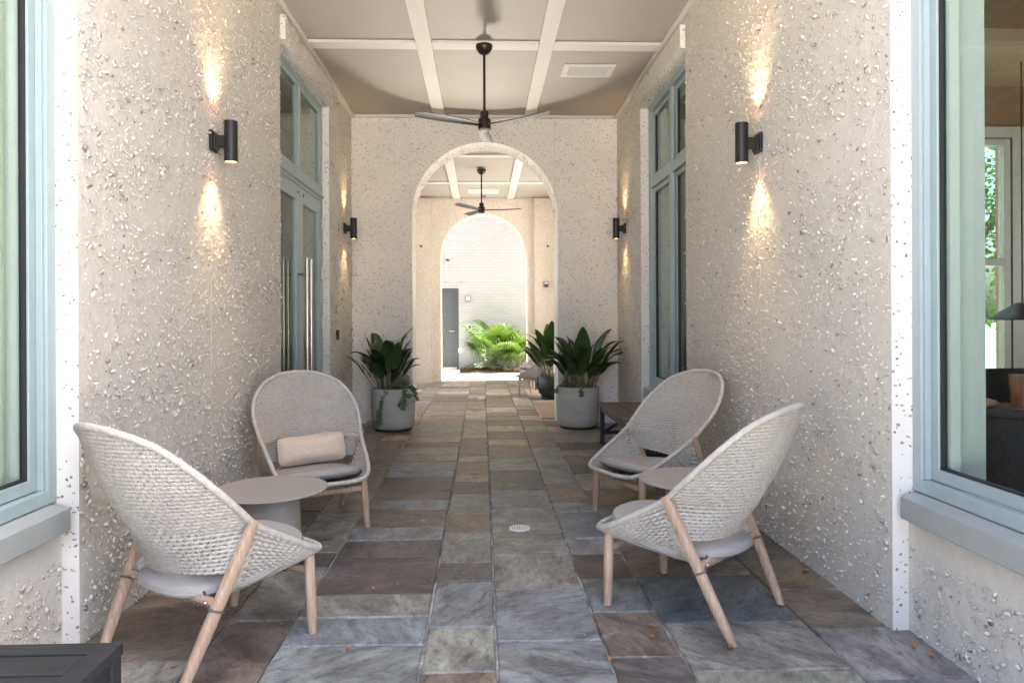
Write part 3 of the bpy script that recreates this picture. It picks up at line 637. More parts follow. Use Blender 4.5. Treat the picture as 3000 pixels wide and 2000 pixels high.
def chair_parts(root):
    rows = []
    for z in np.arange(.392, .93, .0145):
        X = float(np.interp(z, _bz, _bd[:, 0])); xs = np.linspace(-X, X, 41)
        dip = .022
        rows.append(np.array([back_pt(x, z-(dip*(1-(x/X)**2) if z < .45 else dip*(1-(x/X)**2)*max(0, 1-(z-.45)/.3))) for x in xs]))
    mb = weave(rows, back_n, 0, .0027, .0072, .0036, .0155)
    tag(mb.build('back_weave', M['rope'], root, smooth=True), kind='stuff')
    wb = MB()
    for x in np.arange(-.31, .311, .0155):
        zs = [z for z in np.arange(.388, .935, .02) if np.interp(z, _bz, _bd[:, 0]) > abs(x)]
        if len(zs) > 3: wb.tube([back_pt(x, z-.02*(1-(x/.32)**2)*max(0, 1-max(0, z-.45)/.3)) for z in zs], .0034, 5, cap=False)
    tag(wb.build('warp_cords', M['rope'], root, smooth=True), kind='stuff')
    # seat sling
    def sect(y):
        if y > -.03: zt = float(np.interp(-y, [-p[1] for p in _half], [p[2] for p in _half])); X = float(np.interp(-y, [-p[1] for p in _half], [p[0] for p in _half]))
        else: t = (y-LEG_B[1])/(LEG_T[1]-LEG_B[1]); q = LEG_B+(LEG_T-LEG_B)*t; zt, X = q[2], q[0]
        zb = float(np.interp(y, [-.16, -.10, 0, .15, .30, .40, .415], [.262, .235, .232, .25, .282, .315, .325]))
        return X, zt, min(zb, zt)
    rows = []
    for s_ in np.linspace(-1, 1, 63):
        row = []
        for y in np.concatenate([np.linspace(-.155, .33, 26), np.linspace(.345, .41, 6)]):
            X, zt, zb = sect(y); a = abs(s_); row.append((math.copysign(X*(1-(1-a)**1.7), s_), y, zb+(zt-zb)*a**2.3))
        rows.append(np.array(row))
    def seat_n(q): return np.array((q[0]*5 if abs(q[0]) > .12 else q[0], 0, -.8))
    tag(weave(rows, seat_n, 0, .0044, .0074, .0044, .018).build('seat_weave', M['rope'], root, smooth=True), kind='stuff')
    loop = [Vector(p) for p in _half]+[Vector((-p[0], p[1], p[2])) for p in _half[-2:0:-1]]
    # rope wrapped rim
    P = np.array([tuple(p) for p in loop]+[tuple(loop[0])]); sg = np.linalg.norm(np.diff(P, axis=0), axis=1); cu = np.concatenate([[0], np.cumsum(sg)]); n = 750
    ss = np.linspace(0, cu[-1], n, endpoint=False); Q = [Vector(tuple(np.interp(s_, cu, P[:, i]) for i in range(3))) for s_ in ss]
    MB().tube(Q, [(.0140, .0140, .0120)[i % 3] for i in range(n)], 9, closed=True).build('rim', M['rope'], root, smooth=True)
    # teak frame
    for s_ in (-1, 1):
        T, B = Vector((s_*LEG_T[0]*1.03, LEG_T[1], LEG_T[2]+.018)), Vector((s_*LEG_B[0], LEG_B[1], 0))
        k = 9; pts = [T.lerp(B, i/(k-1)) for i in range(k)]
        mb = MB(); wd = [(.019, .012)]+[(.0225, .017)]*4+[(.022, .019), (.021, .019), (.019, .018), (.017, .016)]
        ax = (B-T).normalized(); sx = Vector((1, 0, 0)); sx = (sx-ax*sx.dot(ax)).normalized(); sy = ax.cross(sx); vs = []; fs = []
        for p, (a, b) in zip(pts, wd):
            for j in range(10):
                an = 2*math.pi*j/10; c_, d_ = math.cos(an), math.sin(an); e = .62
                vs.append(p+sy*math.copysign(abs(c_)**e, c_)*a+sx*math.copysign(abs(d_)**e, d_)*b)
        for i in range(k-1):
            for j in range(10): fs.append((i*10+j, i*10+(j+1) % 10, (i+1)*10+(j+1) % 10, (i+1)*10+j))
        fs += [tuple(range(10))[::-1], tuple(range((k-1)*10, k*10))]; mb.add(vs, fs); 
        for v in range(len(mb.v)-10, len(mb.v)): mb.v[v] = (mb.v[v][0], mb.v[v][1], 0.001)
        mb.build('rear_leg', M['teak'], root, smooth=True, angle=50)
        MB().tube([(s_*.235, .305, .318), (s_*.243, .303, .2), (s_*.255, .299, .08), (s_*.263, .296, .001)], [.021, .0225, .021, .018], 12).build('front_leg', M['teak'], root, smooth=True, angle=50)
        # cushion tie and its button
        tp = Vector((s_*.29, -.165, .268))
        ring = [tp+sy*(.03*math.cos(a))+sx*(.024*math.sin(a)) for a in [2*math.pi*j/14 for j in range(14)]]
        st = MB().tube(ring, .0045, 6, closed=True).tube([tp-sx*s_*.022+sy*.01, tp-sx*s_*.06+Vector((0, 0, .02)), tp-sx*s_*.10+Vector((0, .01, .035))], .0045, 6).build('tie_strap', M['strap'], root, smooth=True)
        MB().lathe([(.001, .008), (.008, .007), (.010, .003), (.010, 0)], 12).build('snap_button', M['steel'], st, loc=tuple(tp-sx*s_*.05+Vector((0, -.012, .012))), smooth=True)
    MB().tube([(-.24, .302, .252), (.24, .302, .252)], .019, 10, flat=.75).build('front_rail', M['teak'], root, smooth=True, angle=50)
    MB().tube([(-.285, -.158, .285), (.285, -.158, .285)], .018, 10, flat=.9).build('rear_rail', M['teak'], root, smooth=True, angle=50)
    # seat cushion
    def cush(u, v):
        a = 2*math.pi*u; ca, sa = math.cos(a), math.sin(a)
        rx = .265-.02*max(0, -sa); ry = .30 if sa > 0 else .31
        ex = .75; px = math.copysign(abs(ca)**ex, ca)*rx; py = math.copysign(abs(sa)**.85, sa)*ry
        if v < .5: k = v*2; rad = math.sin(k*math.pi/2)**.55; z = -.032*math.cos(k*math.pi/2)**.5-.012*(1-k)
        else: k = (v-.5)*2; rad = math.cos(k*math.pi/2)**.55 if k < 1 else 0; z = .03*math.sin(k*math.pi/2)**.5+.014*k
        wv = .004*math.sin(3*a+1)*rad
        y = .07+py*rad; x = px*rad
        sag = float(np.interp(y, [-.2, 0, .2, .38], [.300, .300, .33, .374]))
        return (x, y, sag+z+wv+.012)
    MB().grid(cush, 44, 23, wrapu=True).build('seat_cushion', M['cushion'], root, smooth=True)
    pp = [Vector(cush(i/44, .49))*1 for i in range(44)]; MB().tube([p+Vector((p.x*.008, 0, 0)) for p in pp], .0042, 6, closed=True).build('piping', M['cushion'], root, smooth=True)
def put_chair(src, loc, head, label):
    o = copy_tree(src) if src else thing('lounge_chair', label, 'chair')
    if not src: chair_parts(o)
    o.location = (loc[0], loc[1], .001); o.rotation_euler = (0, 0, R(head-90)); o['label'] = label; o['group'] = 'woven rope lounge chairs in the passage'
    return o
ch = put_chair(None, (.959, 3.07), 136.4, 'woven rope lounge chair backed to the window wall, tied grey cushion and no pillow')
put_chair(ch, (-1.095, 2.769), 55.0, 'woven rope lounge chair seen from behind beside the black slatted bench')
put_chair(ch, (-1.093, 4.453), -63.0, 'woven rope lounge chair with a beige pillow, backed against the wall by the double door')
put_chair(ch, (1.144, 4.501), -154.2, 'woven rope lounge chair with bare seat cushion in front of the brown slatted bench')
put_chair(ch, (1.003, 11.66), 154, 'rope lounge chair half hidden behind the black round pot beyond the arch')
put_chair(ch, (1.12, 13.15), 205, 'rope lounge chair nearest the courtyard, beyond the black round pot')
def pillow_mesh(w_, h_, d_):
    def f(u, v):
        a = 2*math.pi*u; b = math.pi*(v-.5); ca, sa, cb, sb = math.cos(a), math.sin(a), math.cos(b), math.sin(b)
        e = .32; x = math.copysign(abs(ca)**e, ca)*w_/2; z = math.copysign(abs(sa)**e, sa)*h_/2
        k = cb**.7 if cb > 1e-6 else 0; dd = d_/2*math.copysign(abs(sb)**.8, sb)*(.25+.75*(1-(abs(x)/(w_/2)*k)**4)*(1-(abs(z)/(h_/2)*k)**4))
        cz = 1-.07*(1-(x*k/(w_/2))**2); return (x*k, dd, z*k*cz)
    return MB().grid(f, 48, 21, wrapu=True).mesh('throw_pillow', M['pillow'], True)
pm = pillow_mesh(.44, .20, .13)
def pil(loc, rz, tilt, label):
    o = link('throw_pillow', pm); o.location = loc; o.rotation_euler = (tilt, R(2), rz); tag(o, label, 'pillow', 'beige lumbar pillows on the rope chairs')
def chair_world(c, h, l):
    a = R(h); f = (math.cos(a), math.sin(a)); lf = (-f[1], f[0]); return (c[0]+f[0]*l[1]-lf[0]*l[0], c[1]+f[1]*l[1]-lf[1]*l[0], l[2])
pil(chair_world((-1.093, 4.453), -63, (-.01, -.085, .455)), R(-63-90), R(18), 'beige linen lumbar pillow lying in the chair by the double door')
pil(chair_world((-1.095, 2.769), 55, (0, -.085, .445)), R(55-90), R(22), 'beige linen pillow glimpsed below the back of the chair by the black bench')

# round side tables
def side_table(x, y, label):
    t = thing('side_table', label, 'table', (x, y, .001), 0, 'round metal side tables')
    MB().lathe([(0, .392), (.28, .392), (.2955, .3955), (.30, .399), (.30, .4015), (.298, .403), (0, .403)], 96).build('table_top', M['table'], t, smooth=True, angle=35)
    MB().lathe([(.13, .006), (.155, .008), (.163, .02), (.164, .04), (.155, .25), (.151, .391)], 64).build('pedestal', M['table'], t, smooth=True, angle=40)
side_table(-1.137, 3.69, 'round greige metal table between the two chairs on the double-door side')
side_table(1.177, 3.79, 'round greige metal table between the two chairs on the bench side')

# slatted benches
def bench(x0, x1, y0, y1, h, along, mat, legm, label, brace):
    t = thing('slatted_bench', label, 'bench', ((x0+x1)/2, (y0+y1)/2, .001)); hx, hy = (x1-x0)/2, (y1-y0)/2; b = .06; th = .032
    def bd(name, a, c_, d, e, z0=h-th, z1=h, mt=mat): return MB().box(a, c_, d, e, z0, z1).build(name, mt, t, bevel=.003)
    # mitred border boards
    for (sx, sy, ax) in ((0, -1, 'x'), (0, 1, 'x'), (-1, 0, 'y'), (1, 0, 'y')):
        if ax == 'x': o_ = [(-hx, sy*hy), (hx, sy*hy), (hx-b, sy*(hy-b)), (-hx+b, sy*(hy-b))]
        else: o_ = [(sx*hx, -hy), (sx*hx, hy), (sx*(hx-b), hy-b), (sx*(hx-b), -hy+b)]
        ctr = (sum(p[0] for p in o_)/4, sum(p[1] for p in o_)/4); o_ = [(ctr[0]+(p[0]-ctr[0])*.998, ctr[1]+(p[1]-ctr[1])*.998) for p in o_]
        ar = sum(o_[i][0]*o_[(i+1) % 4][1]-o_[(i+1) % 4][0]*o_[i][1] for i in range(4))
        if ar < 0: o_ = o_[::-1]
        MB().add([(x, y, z) for z in (h-th, h) for x, y in o_], [(3, 2, 1, 0), (4, 5, 6, 7)]+[(i, (i+1) % 4, 4+(i+1) % 4, 4+i) for i in range(4)]).build('border_board', mat, t, bevel=.002)
    L = (hy-b)*2 if along == 'x' else (hx-b)*2; n = max(1, round(L/.10)); p = L/n
    for i in range(n):
        a = -L/2+i*p+.004; c_ = a+p-.008
        if along == 'x': bd('slat', -hx+b+.003, hx-b-.003, a, c_, h-.026, h-.003)
        else: bd('slat', a, c_, -hy+b+.003, hy-b-.003, h-.026, h-.003)
    lw = .045
    for sx in (-1, 1):
        for sy in (-1, 1):
            cx_, cy_ = sx*(hx-lw/2-.004), sy*(hy-lw/2-.004); MB().box(cx_-lw/2, cx_+lw/2, cy_-lw/2, cy_+lw/2, 0, h-th-.001).build('leg', legm, t, bevel=.002)
    for sx in (-1, 1): MB().box(sx*(hx-lw/2-.004)-.015, sx*(hx-lw/2-.004)+.015, -hy+lw+.006, hy-lw-.006, h-th-.055, h-th-.002).build('apron', legm, t, bevel=.002)
    for sy in (-1, 1):
        yy = sy*(hy-lw/2-.004); MB().box(-hx+lw+.006, hx-lw-.006, yy-.015, yy+.015, h-th-.055, h-th-.002).build('apron', legm, t, bevel=.002)
        if brace:
            MB().box(-hx+lw+.006, hx-lw-.006, yy-.014, yy+.014, .10, .14).build('stretcher', legm, t, bevel=.002)
            MB().tube([(-hx+.05, yy, .13), (hx-.05, yy, h-th-.05)], .016, 4).build('brace', legm, t)
    return t
bench(-1.655, -.975, .62, 1.885, .43, 'x', M['dwood'], M['dwood'], 'black stained slatted bench with mitred corners by the large window', False)
bench(1.215, 1.675, 5.84, 7.08, .43, 'y', M['bwood'], M['navy'], 'brown slatted bench on navy metal legs beside the grey planter', True)

# ------------------------------------------------------------------ sconces, fans, small fittings
def sconce(x, y, s, label):
    """s: +1 sticks out towards +x"""
    t = thing('wall_sconce', label, 'sconce', (x, y, 2.365), 0, 'black up and down wall sconces'); r_, h = .039, .122; c = s*.115
    MB().box(*sorted((s*.004, s*.022)), -.05, .05, -.06, .06).box(*sorted((s*.022, s*.036)), -.038, .038, -.048, .048).build('back_plate', M['black'], t, bevel=.003)
    MB().box(*sorted((s*.034, c-s*.02)), -.02, .02, -.035, .035).build('arm', M['black'], t, bevel=.003)
    MB().lathe([(r_-.003, -h+.01), (r_-.003, -h), (r_, -h), (r_, h), (r_-.003, h), (r_-.003, h-.01)], 40, (c, 0, 0)).build('cylinder', M['black'], t, smooth=True, angle=40)
    for u in (-1, 1):
        MB().lathe([(0, 0), (r_-.004, 0)], 24, (c, 0, u*(h-.006))).build('lens', M['lens'], t)
        ld = bpy.data.lights.new('sconce_lamp', 'SPOT'); lo = bpy.data.objects.new('sconce_lamp', ld); COL.objects.link(lo); lo.parent = t
        lo.location = (c, 0, u*(h+.004)); lo.rotation_euler = Vector((-s*math.sin(R(11)), 0, u*math.cos(R(11)))).to_track_quat('-Z', 'Y').to_euler()
        ld.energy = SCONCE*(1 if y < 6 else .6); ld.spot_size = R(80); ld.spot_blend = 1.0; ld.shadow_soft_size = .03; ld.color = (1, .72, .38)
SCONCE = 3.0
sconce(XL, 4.13, 1, 'lit black cylinder sconce over the chair with the beige pillow')
sconce(XR, 4.11, -1, 'lit black cylinder sconce on the window wall above the round table')
sconce(XL, 8.02, 1, 'lit black cylinder sconce above the planter on the double-door side')
sconce(XR, 8.02, -1, 'lit black cylinder sconce above the planter on the bench side')

def fan(x, y, zc, zh, a0, label):
    t = thing('ceiling_fan', label, 'ceiling fan', (x, y, 0), 0, 'three-bladed ceiling fans')
    MB().lathe([(.075, zc), (.078, zc-.012), (.072, zc-.035), (.052, zc-.068), (.028, zc-.085), (.014, zc-.09)], 32).build('canopy', M['bronze'], t, smooth=True, angle=40)
    MB().tube([(0, 0, zc-.08), (0, 0, zh+.13)], .0125, 12).build('down_rod', M['bronze'], t, smooth=True, angle=40)
    MB().lathe([(.036, zh+.16), (.038, zh+.155), (.038, zh+.10), (.040, zh+.098), (.056, zh+.088), (.058, zh+.08), (.058, zh+.02), (.0565, zh+.018), (.0565, zh+.012), (.058, zh+.01), (.058, zh-.002), (.05, zh-.006)][::-1], 32).build('motor', M['bronze'], t, smooth=True, angle=30)
    MB().lathe([(0, zh-.016), (.03, zh-.015), (.05, zh-.006)], 32).build('motor_cap', M['blades'], t, smooth=True, angle=40)
    for k in range(3):
        a = R(a0+120*k); mb = MB(); n = 22; m_ = 9; vs = []
        for i in range(n+1):
            q = i/n; rr = .045+q*.605; wd = .045+.055*min(1, q*1.6)-.012*max(0, q-.6)
            tw = R(16-8*q); zz = .012+.010*q**2
            for j in range(m_):
                w_ = (j/(m_-1)-.5)*wd*2*.62; camb = .010*(1-(2*j/(m_-1)-1)**2)
                vs.append((rr+(.02*math.sin(j/(m_-1)*math.pi) if i == n else 0), w_*math.cos(tw)+.02*math.sin(q*3), zz+w_*math.sin(tw)+camb))
        k2 = len(vs); vs2 = [(x_, y_, z_-.006) for x_, y_, z_ in vs]; fs = []; ms = []
        for i in range(n):
            for j in range(m_-1):
                p = i*m_+j; fs.append((p, p+1, p+m_+1, p+m_)); ms.append(1); fs.append((k2+p, k2+p+m_, k2+p+m_+1, k2+p+1)); ms.append(0)
        for i in range(n): 
            fs += [(i*m_, (i+1)*m_, k2+(i+1)*m_, k2+i*m_), (i*m_+m_-1, k2+i*m_+m_-1, k2+(i+1)*m_+m_-1, (i+1)*m_+m_-1)]; ms += [0, 0]
        for j in range(m_-1): fs.append((n*m_+j, n*m_+j+1, k2+n*m_+j+1, k2+n*m_+j)); ms.append(0)
        mb.add(vs+vs2, fs); mb.m = ms
        o = mb.build('blade', [M['blades'], M['bladed']], t, smooth=True, angle=40, loc=(0, 0, zh+.03)); o.rotation_euler = (0, 0, a)
fan(.028, 6.24, ZC, 3.035, 86, 'dark ceiling fan hanging in front of the arch beside the louvred vent')
fan(-.005, 11.40, ZC, 3.08, -6, 'dark ceiling fan hanging beyond the arch beneath the access panel')

v = thing('ceiling_vent', 'white louvred air vent in the taupe ceiling', 'vent', (1.08, 6.91, ZC+.028))
mb = MB()
for a, b, c_, d in ((-.26, .26, -.165, -.115), (-.26, .26, .115, .165), (-.26, -.20, -.115, .115), (.20, .26, -.115, .115)): mb.box(a, b, c_, d, -.016, 0)
mb.build('frame', M['batten'], v, bevel=.003); MB().box(-.20, .20, -.115, .115, -.002, -.0005).build('shade_backing', M['dark'], v)  # dark sheet stands in for the shade between the slats
for i in range(7):
    y = -.10+i*.033; o = MB().box(-.199, .199, -.011, .011, -.001, .001).build('slat', M['white'], v, loc=(0, y, -.010)); o.rotation_euler = (R(-35), 0, 0)
pnl = thing('access_panel', 'white access panel in the ceiling beyond the arch', 'panel', (.03, 13.45, ZC+.026)); MB().box(-.30, .30, -.24, .24, -.008, .0).build('panel_frame', M['batten'], pnl, bevel=.002); MB().box(-.285, .285, -.225, .225, -.013, -.0085).build('panel_lid', M['batten'], pnl, bevel=.002)
o = thing('smoke_detector', 'small dark detector on the ceiling beyond the arch', 'detector', (.05, 13.95, ZC+.027)); MB().lathe([(.02, -.05), (.035, -.045), (.04, -.01), (.04, 0)], 20).build('body', M['grey'], o, smooth=True, angle=40); MB().lathe([(.012, -.056), (.02, -.049)], 16).build('sensor', M['dark'], o)

def uplight(x, y, label):
    t = thing('floor_uplight', label, 'floor light', (x, y, .008), 0, 'round floor uplights'); R0 = .064
    MB().lathe([(R0-.008, .0015), (R0-.006, .005), (R0, .004), (R0+.002, -.003)], 40).build('ring', M['white'], t, smooth=True, angle=40)
    MB().lathe([(0, .001), (R0-.007, .001)], 32).build('lens', M['uplens'], t)
    for i in range(7):
        xx = (i-3)*.015; L = math.sqrt(max(0, (R0-.009)**2-xx*xx)); MB().box(xx-.0018, xx+.0018, -L, L, .0012, .0045).build('louvre', M['grey'], t)
uplight(.225, 4.22, 'round louvred floor uplight set in the paving between the chairs'); uplight(-.017, 11.18, 'round lit floor uplight set in the paving beyond the arch')
ld = bpy.data.lights.new('uplight_lamp', 'SPOT'); lo = bpy.data.objects.new('uplight_lamp', ld); COL.objects.link(lo); lo.location = (-.017, 11.18, .03)
lo.rotation_euler = Vector((.05, 6.0-11.18, 3.77)).to_track_quat('-Z', 'Y').to_euler(); ld.energy = 230; ld.spot_size = R(43); ld.spot_blend = 1.0; ld.shadow_soft_size = .22; ld.color = (1, .92, .80)

# wall devices
def device(name, label, cat, loc, dims, mat, axis, extra=None):
    t = thing(name, label, cat, loc); a, b, c_ = dims   # a: along wall, b: out, c_: height
    def bx(n_, da, z0, z1, o0, o1, mt, bv=.004):
        if axis == 'y': return MB().box(da[0], da[1], -o1, -o0, z0, z1).build(n_, mt, t, bevel=bv)
        return MB().box(o0, o1, da[0], da[1], z0, z1).build(n_, mt, t, bevel=bv)
    bx('case', (-a/2, a/2), -c_/2, c_/2, .002, b, mat); 
    if extra: extra(bx, a, b, c_)
    return t
device('keypad', 'small grey keypad on the stucco past the double door', 'keypad', (XL, 7.54, 1.41), (.075, .025, .075), M['grey'], 'x', lambda bx, a, b, c_: bx('cover', (-a*.35, a*.35), -c_*.3, c_*.35, b, b+.004, M['white'], .001))
device('card_reader', 'slim black card reader on the stucco below the keypad', 'card reader', (XL, 7.585, 1.135), (.05, .03, .11), M['dark'], 'x', lambda bx, a, b, c_: bx('indicator', (-a*.2, a*.2), c_*.25, c_*.32, b, b+.002, M['grey'], .0005))
device('alarm_strobe', 'grey alarm horn strobe high on the pilaster', 'alarm', (1.325, YC-.17, 2.017), (.10, .055, .125), M['grey'], 'y', lambda bx, a, b, c_: (bx('strobe_lens', (-a*.3, a*.3), c_*.08, c_*.36, b, b+.02, M['white'], .004), bx('grille', (-a*.36, a*.36), -c_*.40, -c_*.05, b, b+.004, M['dark'], .001)))
device('fire_alarm', 'red manual fire alarm on the pilaster', 'fire alarm', (1.355, YC-.17, 1.063), (.085, .045, .12), M['red'], 'y', lambda bx, a, b, c_: (bx('pull_handle', (-a*.32, a*.32), -c_*.18, -c_*.04, b, b+.016, M['white'], .002), bx('pull_stem', (-a*.1, a*.1), -c_*.34, c_*.06, b, b+.010, M['white'], .001), bx('text_plate', (-a*.36, a*.36), c_*.25, c_*.42, b, b+.003, M['white'], .001)))
for x, lb in ((-1.257, 'small round dark sensor high on the pilaster without alarms'), (1.363, 'small round dark sensor on the pilaster above the alarm strobe')):
    o = thing('wall_sensor', lb, 'sensor', (x, YC-.171, 2.813), 0, 'pilaster sensors'); MB().lathe([(.028, 0), (.028, .008), (.018, .014)], 16).build('base', M['grey'], o).rotation_euler = (R(90), 0, 0); MB().lathe([(.016, .014), (.012, .024), (0, .026)], 14).build('eye', M['dark'], o).rotation_euler = (R(90), 0, 0)
YW = 17.5
o = thing('security_camera', 'white dome security camera on the white brick wall', 'camera', (-.87, YW, 2.85)); MB().box(-.05, .05, -.02, -.002, -.02, .10).build('bracket', M['white'], o); MB().lathe([(.07, .06), (.075, .03), (.075, -.01)], 24, (0, -.10, 0)).build('housing', M['white'], o, smooth=True, angle=40); MB().lathe([(.06, -.012), (.05, -.04), (.025, -.06), (0, -.065)], 24, (0, -.10, 0)).build('dome', M['dark'], o, smooth=True)
device('junction_box', 'white junction box beside the security camera', 'electrical box', (-1.06, YW, 2.98), (.13, .07, .18), M['white'], 'y', lambda bx, a, b, c_: bx('lid_slot', (-a*.3, a*.3), -c_*.1, c_*.02, b, b+.003, M['dark'], .0005))
device('wall_light', 'grey square light on the white brick beside the door', 'wall light', (-.362, YW, 1.834), (.13, .08, .14), M['grey'], 'y', lambda bx, a, b, c_: (bx('diffuser', (-a*.32, a*.32), -c_*.3, c_*.3, b, b+.01, M['white'], .003), bx('ear', (-a*.62, -a*.5), -c_*.15, c_*.15, .01, .05, M['grey'], .002), bx('ear', (a*.5, a*.62), -c_*.15, c_*.15, .01, .05, M['grey'], .002)))
device('door_sign', 'small grey-blue room sign beside the grey door', 'sign', (-.53, YW, 1.253), (.14, .012, .085), M['label'], 'y', lambda bx, a, b, c_: (bx('lettering', (-a*.36, a*.15), c_*.08, c_*.24, b, b+.002, M['white'], .0003), bx('lettering', (-a*.36, a*.0), -c_*.2, -c_*.04, b, b+.002, M['white'], .0003)))
device('card_reader', 'small dark card reader on the white brick by the palm', 'card reader', (-.322, YW, 1.104), (.045, .03, .075), M['dark'], 'y', lambda bx, a, b, c_: bx('backplate', (-a*1.2, a*1.2), -c_*.9, c_*.9, .0005, .0018, M['white'], .0005))
o = thing('door_canopy_rail', 'thin white bracket rail above the grey door', 'rail', (-.75, YW, 2.20)); MB().box(-.5, .22, -.03, -.002, 0, .012).build('rail', M['white'], o); MB().box(.195, .215, -.05, -.003, .012, .07).build('bracket', M['grey'], o); MB().box(-.19, -.175, -.05, -.003, .012, .06).build('bracket', M['grey'], o)

# door mat beyond the arch
o = thing('door_mat', 'tan fibre mat on the flagstones just past the arch', 'mat', (1.22, 9.46, .002)); MB().box(-.44, .44, -.6, .6, 0, .014).build('pile', M['mat'], o, bevel=.004); MB().box(-.452, -.441, -.6, .6, 0, .011).build('edging', M['joint'], o)

# ------------------------------------------------------------------ plants
def leaf_mesh(L, W, bend, stem_l, seed, fold=.25):
    rs = random.Random(seed); n = 12; mb = MB(); pts = []; ang = R(rs.uniform(2, 8)); p = Vector((0, 0, 0)); 
    st = []; 
    for i in range(5): st.append(p.copy()); p = p+Vector((math.sin(ang), 0, math.cos(ang)))*stem_l/4
    p = st[-1].copy(); vs = []; m_ = 5
    twist = rs.uniform(-.5, .5)
    for i in range(n+1):
        q = i/n; wd = W*(math.sin(math.pi*min(1, q**.8*.97+.02))**.75)*(1 if q < .97 else .35)
        d = Vector((math.sin(ang), 0, math.cos(ang))); nrm = Vector((math.cos(ang), 0, -math.sin(ang))); sd_ = Vector((0, 1, 0))
        tw = twist*q; s2 = sd_*math.cos(tw)+nrm*math.sin(tw); n2 = nrm*math.cos(tw)-sd_*math.sin(tw)
        for j in range(m_):
            e = j/(m_-1)*2-1; vs.append(p+s2*e*wd/2-n2*(fold*wd/2*(1-abs(e)))+n2*.004*math.sin(q*14+j))
        p = p+d*L/n; ang += bend/n*(.4+1.4*q)
    fs = [(i*m_+j, i*m_+j+1, (i+1)*m_+j+1, (i+1)*m_+j) for i in range(n) for j in range(m_-1)]
    mb.add(vs, fs, 0); mb.tube(st, [.006, .005, .0045, .004, .004], 5, 1)
    return mb.mesh('leaf', [M['leaf'], M['stem']], True)
LEAVES = [leaf_mesh(.34+.05*(i % 3), .088+.018*(i % 4), [.5, .9, 1.3, .3, 1.7, .75][i % 6], .17+.03*(i % 4), i) for i in range(12)]
def aspidistra(loc, n, spread, label, scale=1, lean=0, seed=1, skew=(0, 0)):
    rs = random.Random(seed); t = thing('aspidistra_plant', label, 'plant', loc, 0, 'broad-leaved potted aspidistras')
    for i in range(n):
        q = i/n; az = i*2.4+rs.uniform(-.3, .3); rad = .03+.10*rs.random()
        o = link('leaf', rs.choice(LEAVES), t); o.location = (math.cos(az)*rad*spread+skew[0]*rs.random(), math.sin(az)*rad*spread+skew[1], 0)
        o.rotation_euler = (0, (.04+.52*q**.9)*rs.uniform(.7, 1.25), az+rs.uniform(-.4, .4)); s_ = scale*(1.22-.32*q)*rs.uniform(.85, 1.1); o.scale = (s_, s_, s_)
    return t
def leafbits(rs, mb, c, nrm, size, mi=0):
    n = Vector(nrm).normalized(); a = n.orthogonal().normalized(); ang = rs.random()*6.28; b = n.cross(a); u = a*math.cos(ang)+b*math.sin(ang); v_ = n.cross(u); c = Vector(c)
    mb.add([c-u*size, c-v_*size*.55+n*size*.15, c+u*size*.9-n*size*.2, c+v_*size*.55+n*size*.15, c-v_*size*.5-u*size*.45, c+v_*size*.5-u*size*.45], [(0, 4, 1, 2), (0, 2, 3, 5)], mi)
def ivy(loc, blobs, vines, label, seed, fernblob=None):
    rs = random.Random(seed); t = thing('trailing_ivy', label, 'plant', loc); mb = MB(); st = MB()
    for (x, y, z, r_, n) in blobs:
        for _ in range(n):
            d = Vector((rs.gauss(0, 1), rs.gauss(0, 1), rs.gauss(0, .8))).normalized(); p = Vector((x, y, z))+d*r_*rs.uniform(.45, 1.05); leafbits(rs, mb, p, d+Vector((0, -.4, .5)), rs.uniform(.010, .019))
        for _ in range(max(2, n//14)):
            d = Vector((rs.gauss(0, 1), rs.gauss(0, 1), rs.gauss(0, .8))).normalized(); st.tube([(x*.7, y*.7, -.02), (x, y, z), Vector((x, y, z))+d*r_], .0016, 4, cap=False)
    for pts in vines:
        P = spline(pts, 26); st.tube([tuple(p) for p in P], .0018, 4, cap=False)
        for p in P:
            for _ in range(4): leafbits(rs, mb, Vector(p)+Vector((rs.gauss(0, .014), rs.gauss(0, .010), rs.gauss(0, .012))), (rs.gauss(0, .5), -1, rs.gauss(.3, .4)), rs.uniform(.010, .018))
    tag(mb.build('foliage', M['ivy'], t), kind='stuff'); st.build('vine', M['stem'], t)
    if fernblob:
        fb = MB(); x, y, z, r_, n = fernblob
        for _ in range(n):
            az = rs.random()*6.28; el = rs.uniform(.15, 1.3); L = r_*rs.uniform(.7, 1.1); b = Vector((x, y, z)); pv_ = b
            dr_ = Vector((math.cos(az)*math.sin(el), math.sin(az)*math.sin(el), math.cos(el)))
            for i in range(14):
                p = b+dr_*L*(i/14)+Vector((0, 0, -.35*L*(i/14)**2*math.sin(el)))
                for sg in (-1, 1):
                    sdv = dr_.cross(Vector((0, 0, 1))).normalized()*sg*.018*(1-i/16)
                    fb.add([p, p+sdv+dr_*.006, p+sdv*.8+dr_*.012], [(0, 1, 2)])
        tag(fb.build('fern_fronds', M['fern'], t), kind='stuff')
    return t
def planter(x, y, label):
    t = thing('planter', label, 'planter', (x, y, .001), 0, 'grey concrete cylinder planters')
    MB().lathe([(.20, .02), (.228, .035), (.243, .065), (.252, .13), (.257, .30), (.259, .485), (.255, .495), (.238, .495), (.234, .49), (.234, .42)], 64).build('pot', M['planter'], t, smooth=True, angle=40)
    MB().lathe([(.205, 0), (.212, .004), (.212, .02), (.20, .028)], 48).build('base_ring', M['dark'], t, smooth=True, angle=40)
    rs = random.Random(3); MB().grid(lambda u, v_: (.234*v_*math.cos(6.2832*u), .234*v_*math.sin(6.2832*u), .445+rs.uniform(-.008, .012)+.02*(1-v_)), 30, 8, wrapu=True).build('soil', M['soil'], t)
